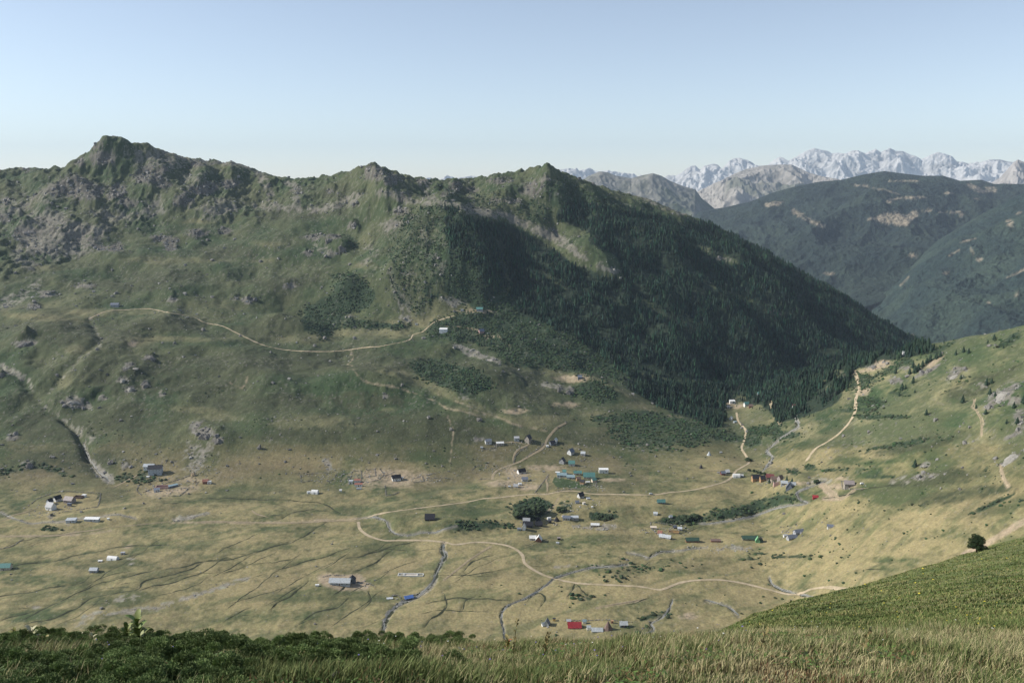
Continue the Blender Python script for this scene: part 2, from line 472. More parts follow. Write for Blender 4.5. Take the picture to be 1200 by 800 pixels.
STREAM_G = [(205, 610), (230, 604), (245, 601)]
STREAM_H = [(98, 520), (104, 536), (112, 548), (120, 556), (128, 564)]
STREAM_I = [(0, 600), (30, 612), (55, 612), (75, 610), (110, 606), (140, 603), (160, 608)]
STREAM_J = [(735, 648), (752, 650), (760, 654), (775, 646), (795, 645), (830, 640)]
STREAMS = [STREAM_MAIN, STREAM_MID, STREAM_A, STREAM_B, STREAM_C, STREAM_D, STREAM_E, STREAM_F, STREAM_G, STREAM_H, STREAM_I, STREAM_J]
RILLS = [  # dark little gullies in the pasture
    [(-10, 699), (40, 692), (90, 684), (105, 675)], [(20, 728), (55, 712), (100, 690), (130, 680), (165, 672), (190, 665)], [(30, 732), (80, 718), (110, 700), (160, 690), (170, 680), (215, 670), (240, 657)],
    [(190, 668), (220, 663), (235, 658), (262, 655)], [(262, 672), (290, 662)], [(-5, 668), (30, 660), (60, 658), (110, 646), (150, 640), (200, 638)], [(160, 692), (200, 682), (235, 672), (262, 654), (275, 655)],
    [(240, 658), (270, 655), (300, 646), (320, 640), (345, 634), (356, 628), (375, 616), (385, 611)], [(300, 648), (320, 640), (340, 636)], [(325, 668), (350, 660), (380, 652), (410, 642)],
    [(262, 728), (275, 720), (295, 711)], [(0, 728), (10, 724), (40, 716)], [(355, 728), (370, 717), (395, 711), (408, 700)], [(388, 700), (402, 690), (406, 682)], [(432, 692), (435, 702), (425, 714)], [(318, 714), (325, 705), (340, 698), (362, 680)],
    [(497, 735), (505, 725), (520, 717), (524, 705), (518, 693)], [(540, 716), (545, 703), (558, 698)], [(415, 670), (440, 660), (450, 650), (462, 642)], [(420, 652), (445, 645), (460, 640), (480, 636), (492, 634)],
    [(665, 700), (668, 692), (676, 683)], [(676, 683), (684, 694), (690, 698)], [(700, 664), (735, 660)], [(618, 704), (630, 695), (640, 700), (632, 712)],
    [(330, 608), (340, 601), (370, 597), (388, 600)], [(400, 602), (385, 594), (372, 588), (330, 586), (250, 584), (215, 588), (190, 590)], [(300, 608), (318, 604), (332, 603)], [(100, 588), (115, 585), (118, 576)],
    [(845, 560), (865, 559), (890, 556)], [(500, 706), (540, 701), (600, 703)], [(578, 650), (560, 655), (548, 662), (540, 672)], [(760, 700), (745, 706), (735, 708)], [(1010, 668), (1040, 665)], [(140, 655), (150, 652), (170, 648)],
    [(800, 625), (815, 618), (830, 615)], [(760, 655), (765, 648), (790, 644)], [(0, 606), (12, 602), (25, 600)], [(960, 585), (990, 580), (1020, 572), (1060, 566)],
]
CHAN = mx(*[line_mask(s, .8 if s is not STREAM_A else 1.9, 1.0, 1.6) for s in STREAMS])
RILL = mx(*[line_mask(s, .45, 1.1, 1.1) for s in RILLS])
isfloor = (PYv > 470) & (RG < 1500)
z += sample(UP, PXv, PYv) * 7.0 * isfloor
def WGX(x, y): return 2.4 * perlin(x / 21, y / 21, 91) + .7 * perlin(x / 5, y / 5, 92)
def WGY(x, y): return 1.5 * perlin(x / 21, y / 21, 93) + .5 * perlin(x / 5, y / 5, 94)
gx_, gy_ = PXv + WGX(WX, WY), PYv + WGY(WX, WY)
z -= sample(CHAN, gx_, gy_) * 1.0 * isfloor
z -= sample(RILL, gx_, gy_) * .5 * isfloor
z = z.astype(np.float32)
Z_VALLEY = z
hit = make_hit(z)
def ground_z(x, y):
    t = math.atan2(x, y); r = math.hypot(x, y)
    j = min(max((t - th0) / (th1 - th0) * (nth - 1), 0), nth - 1.001); j0 = int(j); f = j - j0
    k = int(np.clip(np.searchsorted(r_grid, r) - 1, 0, len(r_grid) - 2)); g = (r - r_grid[k]) / (r_grid[k + 1] - r_grid[k])
    return float((z[k, j0] * (1 - f) + z[k, j0 + 1] * f) * (1 - g) + (z[k + 1, j0] * (1 - f) + z[k + 1, j0 + 1] * f) * g) + CZ
def ground_z_np(x, y):
    t = np.arctan2(x, y); r = np.hypot(x, y)
    j = np.clip((t - th0) / (th1 - th0) * (nth - 1), 0, nth - 1.001); j0 = j.astype(int); f = j - j0
    k = np.clip(np.searchsorted(r_grid, r) - 1, 0, len(r_grid) - 2); g = np.clip((r - r_grid[k]) / (r_grid[k + 1] - r_grid[k]), 0, 1)
    return (z[k, j0] * (1 - f) + z[k, j0 + 1] * f) * (1 - g) + (z[k + 1, j0] * (1 - f) + z[k + 1, j0 + 1] * f) * g + CZ
# ------------------------------------------------------------------ what grows and lies on the land
C_TAN = np.array([.285, .240, .122]); C_OLIVE = np.array([.092, .102, .046]); C_GREEN = np.array([.050, .078, .030])
C_HEATH = np.array([.056, .064, .032]); C_SCRUB = np.array([.024, .040, .020]); C_FOREST = np.array([.018, .029, .017])
C_SCREE = np.array([.235, .215, .180]); C_ROCK = np.array([.150, .140, .118]); C_EARTH = np.array([.34, .27, .185]); C_BROWN = np.array([.155, .122, .072])

DRY = np.zeros((PH, PW), np.float32)
yy, xx = np.mgrid[0:PH, 0:PW].astype(np.float32)
DRY = np.interp(yy, [150, 300, 345, 375, 400, 440, 480, 530, 560, 600, 640, 700, 760], [.10, .12, .18, .30, .12, .12, .14, .26, .42, .50, .50, .56, .6]).astype(np.float32)
DRY += .16 * sstep(420, 620, xx) * sstep(590, 640, yy)
DRY = np.maximum(DRY, .30 * sstep(860, 960, xx) * sstep(400, 440, yy))
DRY = np.where((xx > 1000) & (yy > 380) & (yy < 560), np.minimum(DRY, .27), DRY)
def add(m, v):
    global DRY
    DRY = DRY + m * v
# dry straw coloured patches
add(blob_mask([(430, 390, 60, 6), (360, 398, 40, 5), (470, 380, 40, 4), (510, 378, 60, 6), (200, 398, 70, 4), (165, 400, 25, 4), (50, 372, 45, 4, .1), (110, 366, 30, 4), (165, 366, 30, 3),
               (90, 410, 12, 6), (75, 445, 10, 8, -.8), (230, 480, 45, 4, .1), (260, 490, 25, 6), (372, 491, 32, 7), (340, 497, 20, 8), (425, 497, 18, 3), (455, 480, 9, 3), (405, 462, 10, 4, -.4),
               (520, 460, 70, 5, .35), (470, 440, 60, 5, .3), (580, 487, 60, 4, .2), (370, 428, 20, 3), (640, 490, 30, 8), (700, 486, 40, 7, .15), (680, 440, 30, 5), (640, 436, 30, 4, .1), (720, 452, 30, 5, .5),
               (740, 476, 30, 5), (645, 500, 40, 6, .2), (430, 312, 14, 4), (310, 285, 25, 4), (310, 305, 20, 4), (200, 305, 60, 4), (45, 315, 25, 4), (230, 260, 20, 3), (880, 475, 30, 12), (885, 490, 30, 8), (830, 545, 50, 10), (790, 570, 60, 5),
               (1040, 438, 50, 16, -.2), (1000, 455, 22, 20), (950, 510, 40, 14), (985, 535, 60, 12), (930, 545, 40, 8), (1000, 590, 40, 10), (1080, 610, 60, 10), (1150, 590, 60, 10, -.3), (950, 600, 40, 8), (1020, 640, 60, 16), (1090, 640, 30, 12),
               (960, 655, 80, 12), (870, 640, 60, 10), (700, 690, 100, 14), (780, 680, 60, 8), (900, 700, 60, 8), (700, 580, 120, 12), (620, 562, 60, 14), (470, 550, 60, 10), (350, 540, 60, 10), (260, 595, 60, 6), (520, 640, 50, 12),
               (560, 670, 40, 20), (640, 720, 60, 10), (480, 660, 40, 10), (380, 610, 50, 6), (100, 606, 70, 4), (90, 640, 60, 5), (40, 606, 30, 5)]), .32)
# lush green patches
add(blob_mask([(300, 578, 70, 8), (500, 581, 18, 4), (415, 598, 22, 8), (110, 560, 30, 14), (130, 580, 20, 10), (590, 570, 8, 4), (640, 572, 30, 6), (730, 573, 60, 8), (520, 615, 15, 5), (450, 640, 40, 8), (470, 645, 25, 9),
               (520, 600, 20, 5, -.5), (300, 640, 70, 5), (250, 640, 60, 6), (120, 660, 60, 6), (60, 680, 60, 6), (140, 700, 60, 8), (30, 720, 50, 8), (320, 620, 40, 4), (700, 632, 60, 6), (640, 640, 40, 5), (780, 675, 30, 7, -.3),
               (820, 668, 40, 5, -.2), (960, 655, 40, 6), (905, 630, 40, 4), (1020, 655, 50, 4), (920, 655, 90, 5), (970, 520, 40, 6), (1010, 540, 40, 4), (1020, 505, 60, 6), (560, 600, 30, 4), (800, 700, 20, 5), (350, 700, 50, 6), (400, 690, 30, 8),
               (450, 700, 40, 4), (1050, 575, 60, 14, -.1), (640, 630, 20, 3), (660, 505, 30, 7), (640, 480, 50, 6), (1180, 590, 40, 8, -.25)]), -.34)
add(np.clip(box_blur(RILL, 4) * 3.0, 0, 1), -.42); add(np.clip(box_blur(CHAN, 4) * 1.6, 0, 1), -.25)
HEATH = blob_mask([(90, 395, 80, 12), (60, 385, 60, 12), (190, 380, 55, 8), (330, 382, 45, 14), (190, 325, 60, 10), (270, 295, 40, 8), (390, 420, 90, 14), (300, 425, 80, 14), (200, 440, 90, 26), (130, 440, 40, 20), (250, 445, 50, 20),
                   (60, 500, 50, 20), (150, 490, 40, 20), (60, 540, 50, 14), (430, 425, 60, 12), (470, 500, 80, 18, .1), (430, 470, 50, 12), (360, 510, 60, 10), (520, 500, 50, 14, .2), (560, 440, 60, 20, .2), (600, 440, 50, 18), (620, 460, 30, 10),
                   (345, 470, 40, 12), (280, 470, 40, 14), (1100, 560, 60, 10, -.1), (1130, 580, 70, 8, -.15), (1080, 520, 60, 8, -.2), (1150, 450, 50, 10, -.4), (560, 510, 30, 12), (700, 515, 60, 8), (330, 330, 40, 8), (150, 335, 60, 8), (480, 270, 30, 20), (350, 250, 60, 8),
                   (400, 225, 30, 8), (90, 540, 60, 14)]) * .75
SCRUB = mx(
    poly_mask([(350, 362), (395, 345), (392, 330), (425, 325), (440, 345), (430, 362), (400, 372), (395, 385), (380, 398), (362, 388)], 2),
    poly_mask([(455, 300), (470, 250), (500, 240), (525, 240), (535, 300), (525, 345), (490, 372), (455, 350)], 3) * .48,
    poly_mask([(520, 300), (525, 240), (560, 262), (592, 300), (592, 340), (620, 370), (700, 395), (745, 432), (735, 445), (690, 440), (650, 432), (610, 430), (560, 400), (500, 395), (505, 378), (535, 368), (560, 360), (540, 352), (520, 345)], 3),
    poly_mask([(478, 425), (505, 420), (540, 430), (575, 440), (575, 455), (550, 462), (520, 455), (490, 440)], 3),
    poly_mask([(515, 378), (560, 375), (600, 392), (650, 400), (690, 402), (640, 430), (600, 425), (560, 402), (520, 398)], 2),
    poly_mask([(400, 370), (480, 380), (470, 386), (400, 384)], 2) * .8,
    poly_mask([(672, 455), (685, 445), (700, 443), (716, 455), (722, 466), (700, 470), (680, 466)], 2),
    poly_mask([(715, 498), (740, 487), (790, 495), (830, 510), (822, 525), (780, 530), (740, 525), (712, 512)], 4) * .62,
    poly_mask([(690, 488), (760, 482), (840, 500), (875, 512), (872, 520), (820, 512), (760, 498), (700, 494)], 2) * .85,
    poly_mask([(875, 502), (895, 497), (915, 500), (915, 508), (890, 510), (876, 510)], 1),
    poly_mask([(872, 512), (888, 508), (894, 520), (880, 524), (872, 520)], 1),
    poly_mask([(640, 210), (665, 215), (700, 230), (760, 240), (800, 255), (800, 270), (700, 245), (665, 245), (645, 240)], 2) * .9,
    poly_mask([(385, 320), (412, 318), (425, 325), (412, 330), (395, 328)], 1) * .6, poly_mask([(400, 275), (418, 280), (420, 290), (405, 293)], 1) * .7,
    poly_mask([(510, 215), (560, 215), (600, 230), (600, 248), (560, 246), (520, 232)], 3) * .35, poly_mask([(600, 245), (640, 225), (650, 260), (620, 262)], 2) * .5,
    poly_mask([(822, 605), (840, 597), (860, 594), (905, 580), (925, 578), (935, 588), (900, 597), (868, 605), (838, 611)], 2) * .85,
    poly_mask([(765, 610), (790, 603), (815, 603), (838, 608), (820, 615), (780, 615)], 1) * .8,
    poly_mask([(690, 600), (722, 601), (726, 606), (700, 610), (690, 608)], 1) * .9, poly_mask([(601, 592), (615, 585), (632, 583), (648, 586), (646, 600), (628, 609), (604, 608)], 1), poly_mask([(655, 588), (670, 588), (672, 596), (660, 600)], 1) * .7,
    poly_mask([(518, 616), (545, 610), (600, 612), (600, 618), (545, 622), (528, 622)], 1) * .8,
    line_mask([(0, 552), (20, 550), (45, 543), (80, 557)], 3, 1, 2) * .5, blob_mask([(60, 619, 16, 3), (170, 560, 16, 8), (145, 560, 10, 6)]) * .6,
    poly_mask([(700, 668), (720, 660), (735, 656), (760, 660), (770, 655), (790, 656), (820, 660), (828, 664), (790, 668), (760, 672), (745, 680), (700, 680)], 1) * .30,
    poly_mask([(665, 698), (690, 694), (700, 700), (680, 706)], 1) * .5, poly_mask([(750, 722), (785, 714), (795, 718), (780, 724), (750, 728)], 1) * .55, poly_mask([(735, 734), (765, 734), (760, 741), (735, 742)], 1) * .5,
    blob_mask([(1045, 432, 24, 5, -.5), (1012, 444, 20, 6), (1000, 452, 18, 6), (1020, 470, 20, 6), (1055, 460, 10, 4), (1065, 424, 8, 5), (1130, 443, 4, 3), (1185, 397, 20, 3, -.5), (1100, 408, 20, 3, -.4), (1010, 480, 30, 3), (1030, 488, 40, 3), (1062, 520, 50, 3, -.15),
               (950, 548, 8, 4), (930, 552, 6, 5), (975, 550, 20, 2), (1025, 553, 12, 2), (1030, 558, 20, 3), (1160, 592, 26, 3, -.4), (920, 510, 20, 5), (912, 495, 6, 6)]) * .75,
    blob_mask([(885, 660, 5, 1.5), (905, 663, 6, 1.5), (872, 655, 8, 1.4), (890, 648, 10, 2), (880, 655, 12, 1.2), (930, 652, 30, 2)]) * .6)
# closed conifer forest
FOREST = mx(
    poly_mask([(520, 242), (540, 248), (565, 270), (590, 300), (594, 335), (575, 350), (550, 340), (560, 318), (530, 300), (522, 270)], 2),
    poly_mask([(558, 258), (590, 262), (640, 286), (672, 312), (705, 322), (730, 330), (725, 300), (700, 290), (690, 272), (668, 262), (652, 258), (662, 235), (690, 240), (740, 248), (790, 258), (830, 262), (900, 298), (960, 332), (1020, 366), (1098, 412),
               (1078, 416), (1030, 424), (1000, 432), (996, 446), (985, 462), (972, 476), (950, 482), (934, 490), (912, 496), (905, 482), (880, 472), (852, 470), (848, 500), (835, 500), (800, 486), (762, 470), (735, 452), (732, 438), (700, 412), (650, 385), (602, 362), (598, 330), (590, 300), (565, 275)], 1))
CLEAR = mx(  # openings in the forest
    line_mask([(598, 258), (628, 268), (652, 276), (670, 292)], 6, 1.2, 3), line_mask([(668, 288), (682, 304), (705, 312), (725, 322)], 3, 1.2, 2), line_mask([(694, 232), (710, 238), (730, 246)], 3, 1.2, 2),
    line_mask([(740, 436), (780, 444), (815, 446), (850, 450)], 2.0, 1.3, 1.5), line_mask([(825, 290), (840, 302), (862, 306)], 4, 1.2, 4) * .8, line_mask([(815, 320), (840, 338), (880, 352)], 3, 1.2, 4) * .7,
    blob_mask([(910, 366, 14, 5, .3), (850, 306, 12, 3), (655, 240, 8, 5), (840, 451, 10, 4), (700, 250, 8, 3), (745, 268, 5, 2), (803, 378, 3, 2), (970, 402, 8, 2), (720, 310, 8, 3), (962, 443, 7, 5), (984, 440, 8, 9), (968, 455, 5, 5), (870, 465, 12, 5), (1000, 420, 8, 1.5),
               (820, 380, 30, 6, .5), (760, 360, 22, 6, .5), (700, 345, 18, 5, .5), (880, 330, 25, 5, .5), (650, 330, 20, 4, .5)], .6) * .6,
    blob_mask([(555, 322, 14, 6, -.6), (545, 310, 8, 6)]))
FOREST = np.clip(FOREST - CLEAR, 0, 1)
SCREE = mx(
    line_mask([(0, 428), (30, 445), (42, 465), (55, 478), (75, 492), (88, 502), (98, 518), (105, 538), (118, 556)], 1.2, 1, 2.2) * .42, line_mask([(105, 372), (115, 390), (120, 402), (100, 418), (80, 435), (58, 458)], 1.0, 1, 1.6) * .4,
    poly_mask([(20, 262), (60, 245), (100, 262), (130, 262), (120, 285), (90, 300), (50, 302), (18, 290)], 4) * 1.0, poly_mask([(0, 235), (70, 225), (60, 245), (0, 265)], 4) * .5, line_mask([(0, 258), (30, 240), (60, 220), (80, 208)], 3, 1.3, 3) * .7,
    poly_mask([(100, 245), (160, 250), (180, 235), (195, 228), (190, 250), (130, 262)], 3) * .8, poly_mask([(235, 240), (262, 232), (285, 242), (260, 256), (235, 252)], 3) * .8, poly_mask([(150, 175), (190, 175), (230, 190), (200, 200), (195, 215), (160, 190)], 4) * .7,
    poly_mask([(215, 205), (245, 200), (235, 225), (210, 215)], 3) * .5, line_mask([(190, 178), (230, 188), (280, 192), (300, 197)], 3, 1.2, 3) * .8,
    line_mask([(300, 200), (313, 218), (315, 235)], 3, 1, 3) * .8, line_mask([(340, 215), (350, 225), (345, 240)], 4, 1, 3) * .7, line_mask([(300, 242), (330, 243), (345, 246)], 4, 1.3, 4) * .7, line_mask([(362, 246), (385, 243), (405, 238), (420, 228)], 4, 1.2, 4) * .9,
    line_mask([(448, 225), (460, 228), (475, 234)], 4, 1.2, 3) * .9, poly_mask([(447, 262), (470, 255), (478, 262), (455, 272), (447, 270)], 2), line_mask([(480, 234), (500, 238), (520, 240)], 3, 1.2, 3) * .8, line_mask([(490, 215), (505, 232), (520, 240)], 2.2, 1.2, 2) * .8,
    line_mask([(502, 212), (507, 228), (518, 238)], 2, 1.2, 2) * .7, line_mask([(520, 240), (550, 245), (580, 250), (600, 256)], 5, 1.2, 4) * .9, line_mask([(548, 222), (552, 240)], 3, 1, 3) * .7, line_mask([(598, 256), (628, 268), (652, 278), (668, 290)], 5.5, 1.2, 3),
    line_mask([(668, 290), (684, 304)], 2.5, 1.2, 2), line_mask([(700, 313), (722, 318)], 2.5, 1.2, 2) * .9, line_mask([(694, 232), (712, 238), (728, 245)], 2.6, 1.2, 2), line_mask([(740, 225), (780, 245), (806, 250)], 2, 1.2, 2) * .6, blob_mask([(849, 305, 10, 3), (908, 366, 12, 4, .2)]),
    poly_mask([(504, 308), (520, 302), (548, 303), (535, 310), (527, 325), (520, 322)], 1), line_mask([(494, 270), (500, 285)], 3, 1, 2) * .8, line_mask([(378, 290), (388, 296)], 4, 1, 3) * .7, line_mask([(452, 315), (462, 335)], 4, 1, 3) * .6,
    line_mask([(425, 308), (440, 300), (435, 290)], 3, 1, 3) * .5, line_mask([(462, 340), (470, 355), (475, 372)], 6, 1, 3) * .7, line_mask([(395, 358), (412, 372), (420, 380)], 3, 1, 2) * .6, poly_mask([(515, 350), (540, 345), (560, 345), (545, 355), (530, 360)], 1) * .8, blob_mask([(580, 350, 5, 6)]),
    line_mask([(534, 405), (555, 413), (575, 420), (585, 424)], 3, 1.2, 2), line_mask([(636, 450), (648, 452), (660, 456)], 3, 1.2, 3) * .8, line_mask([(540, 455), (548, 465)], 2, 1, 2) * .7,
    poly_mask([(218, 520), (240, 512), (250, 520), (238, 545), (225, 556), (215, 550)], 2) * .55, line_mask([(232, 505), (226, 530), (222, 545)], 2, 1, 2) * .7, line_mask([(382, 540), (385, 550)], 3, 1, 3) * .8, line_mask([(80, 468), (95, 470), (102, 476)], 4, 1.2, 3) * .9,
    line_mask([(112, 548), (120, 556), (128, 562)], 5, 1, 3) * .9, line_mask([(35, 265), (20, 300), (40, 310)], 6, 1.2, 4) * .6, line_mask([(0, 355), (30, 345), (45, 330)], 6, 1.2, 4) * .5, line_mask([(5, 430), (30, 445)], 3, 1, 2) * .8, line_mask([(95, 505), (100, 515), (104, 512)], 5, 1.2, 4) * .6,
    line_mask([(120, 723), (150, 716), (185, 712), (215, 702), (250, 690), (290, 676)], 2.5, 1.4, 3) * .75, line_mask([(90, 735), (110, 720), (130, 706), (160, 700)], 4, 1.4, 4) * .4, line_mask([(650, 664), (700, 662), (735, 661)], 1.2, 1.2, 1.5) * .5,
    line_mask([(840, 643), (860, 641), (880, 643)], 3, 1.3, 2) * .6, line_mask([(708, 617), (718, 617)], 4, 1.4, 2) * .9, line_mask([(672, 616), (685, 618), (700, 620), (712, 619)], 1.4, 1.4, 1.5) * .9, line_mask([(205, 609), (225, 606)], 3, 1.2, 2) * .8,
    blob_mask([(960, 563, 14, 4), (1075, 560, 26, 4, -.15), (152, 660, 5, 2), (155, 655, 5, 1.5), (75, 614, 8, 2), (40, 710, 6, 2)]) * .6)
ROCK = mx(  # rock faces of the right hillside and outcrops
    blob_mask([(1118, 440, 12, 6, -.7), (1128, 433, 8, 3), (1090, 432, 22, 3, -.5), (1175, 462, 26, 9, -.55), (1190, 470, 14, 6), (1165, 470, 14, 5, -.6), (1198, 490, 8, 12, .5), (1190, 507, 14, 3, -.5), (1190, 532, 14, 3, -.4), (1180, 540, 14, 4, -.4), (1085, 545, 8, 3), (1080, 560, 10, 2),
               (1122, 431, 6, 2), (1060, 430, 8, 3), (985, 440, 4, 5), (1030, 427, 14, 3), (1050, 447, 7, 4), (1150, 450, 6, 3), (1022, 428, 20, 4)], .4) * .9,
    blob_mask([(240, 507, 12, 7), (255, 515, 8, 5), (228, 500, 10, 4, -.6), (85, 472, 14, 5), (28, 402, 12, 4), (143, 445, 7, 4), (148, 433, 6, 2.5), (155, 428, 7, 3), (152, 455, 7, 4), (170, 450, 5, 4), (175, 418, 7, 3), (192, 460, 4, 4), (120, 466, 6, 3), (15, 512, 8, 4),
               (668, 458, 5, 5), (655, 455, 3, 4), (560, 515, 6, 3), (450, 462, 4, 3), (30, 545, 6, 4), (145, 545, 6, 4), (60, 605, 4, 3), (2, 440, 4, 3), (35, 543, 5, 3)], .4),
    blob_mask([(120, 185, 14, 9), (85, 218, 20, 12), (100, 225, 20, 12), (135, 225, 12, 10), (172, 208, 16, 8), (180, 200, 18, 7), (192, 215, 8, 6), (150, 238, 12, 6), (235, 222, 20, 6), (215, 236, 12, 8), (245, 218, 15, 6), (270, 215, 10, 5), (230, 192, 6, 4), (65, 222, 12, 8), (115, 170, 8, 6), (30, 273, 18, 5),
               (115, 290, 10, 4), (135, 290, 12, 5), (190, 280, 12, 6), (200, 283, 10, 5), (230, 273, 14, 5), (262, 271, 8, 4), (5, 255, 8, 5), (30, 198, 6, 3), (200, 290, 8, 4), (95, 190, 6, 5), (440, 203, 9, 8), (432, 200, 6, 8), (460, 210, 12, 6), (470, 232, 8, 4), (495, 212, 6, 3), (533, 218, 8, 6), (524, 227, 6, 4),
               (555, 222, 8, 4), (585, 212, 14, 5), (625, 222, 14, 10), (640, 212, 8, 8), (655, 225, 6, 8), (600, 235, 12, 4), (582, 235, 8, 4), (370, 278, 12, 4), (392, 277, 8, 3), (415, 264, 5, 4), (470, 247, 9, 5), (484, 255, 6, 4), (362, 295, 6, 4), (400, 295, 8, 3), (350, 224, 6, 5), (387, 224, 6, 3), (415, 240, 5, 3),
               (525, 285, 8, 5), (535, 295, 6, 4), (505, 300, 8, 4), (480, 320, 6, 3), (410, 330, 6, 3), (340, 335, 8, 4), (645, 270, 8, 3), (55, 345, 12, 4), (40, 358, 8, 4), (100, 335, 12, 3), (275, 350, 6, 2.5), (292, 352, 8, 4), (200, 350, 6, 3), (410, 372, 8, 2), (8, 235, 6, 5)], .5))
EARTH = mx(line_mask([(0, 628), (80, 627), (130, 622)], 1.6, 1.3, 2) * .6, line_mask([(200, 612), (300, 612), (360, 610), (418, 608)], 1.8, 1.4, 2) * .6, poly_mask([(372, 676), (375, 672), (420, 672), (436, 684), (430, 690), (400, 692), (372, 684)], 2) * .9,
           poly_mask([(186, 570), (196, 566), (240, 568), (232, 574), (212, 582), (176, 582), (165, 572)], 2) * .6, poly_mask([(228, 558), (245, 560), (245, 566), (180, 566), (185, 560)], 1) * .5, line_mask([(964, 568), (970, 576), (977, 580)], 4, 1.1, 1.5), line_mask([(1000, 574), (985, 584), (965, 584)], 2.2, 1.2, 2) * .8,
           blob_mask([(985, 560, 8, 2.5), (805, 722, 14, 5), (718, 562, 16, 3), (560, 372, 0.1, 0.1), (555, 364, 16, 3), (563, 390, 8, 4), (572, 395, 4, 3), (850, 473, 16, 5), (868, 475, 10, 3), (600, 481, 20, 4), (665, 474, 16, 4), (675, 443, 24, 5), (155, 402, 7, 3), (570, 365, 10, 2),
                      (940, 566, 10, 3), (1022, 432, 30, 3, -.2), (1035, 425, 16, 4), (1090, 425, 16, 4, -.5), (1010, 460, 14, 5), (590, 566, 20, 5), (605, 555, 14, 10), (620, 570, 20, 5), (640, 548, 24, 4), (455, 560, 50, 12), (985, 570, 20, 4), (150, 640, 8, 3)], .7) * .7,
           line_mask([(1130, 650), (1150, 640), (1180, 622), (1200, 610)], 4, 1.3, 3) * .8, line_mask([(1140, 466), (1143, 480), (1149, 492), (1150, 510)], 1.0, 1, 1) * .8, line_mask([(1173, 545), (1177, 560), (1183, 570)], 1.8, 1, 1.5) * .9,
           line_mask([(700, 712), (730, 706), (755, 702)], 1.0, 1.2, 1.2) * .8, line_mask([(520, 680), (545, 660), (560, 650), (575, 640)], 1.2, 1.2, 1.5) * .6, line_mask([(540, 470), (575, 486), (600, 495), (640, 505)], 1.2, 1.2, 1.2) * .5, line_mask([(528, 486), (532, 505), (528, 540)], 1.0, 1, 1) * .5,
           line_mask([(480, 410), (520, 470), (530, 490)], .9, 1, 1) * .3, line_mask([(410, 410), (412, 430), (425, 445), (470, 455), (520, 475), (560, 487)], 1.2, 1.2, 1.5) * .5, line_mask([(290, 440), (282, 455), (270, 447)], 1.2, 1, 1.2) * .4,
           line_mask([(543, 382), (580, 392), (600, 410)], 1.0, 1, 1) * .5, line_mask([(640, 600), (652, 590), (656, 580)], 1.2, 1, 1) * .6, line_mask([(905, 560), (925, 556), (930, 545)], 1.0, 1, 1) * .5, line_mask([(740, 470), (760, 480), (800, 488)], 1.2, 1.2, 1.2) * .4)
LAWN = mx(poly_mask([(647, 565), (650, 558), (668, 562), (690, 567), (680, 572), (652, 571)], 0) * .9, poly_mask([(628, 577), (640, 560), (644, 560), (642, 577)], 0) * .5)
MEADOW = mx(poly_mask([(50, 590), (70, 585), (78, 577), (116, 579), (113, 594), (85, 599), (65, 598)], 1))

def forest_density(px, py):
    return sample(FOREST, px, py)

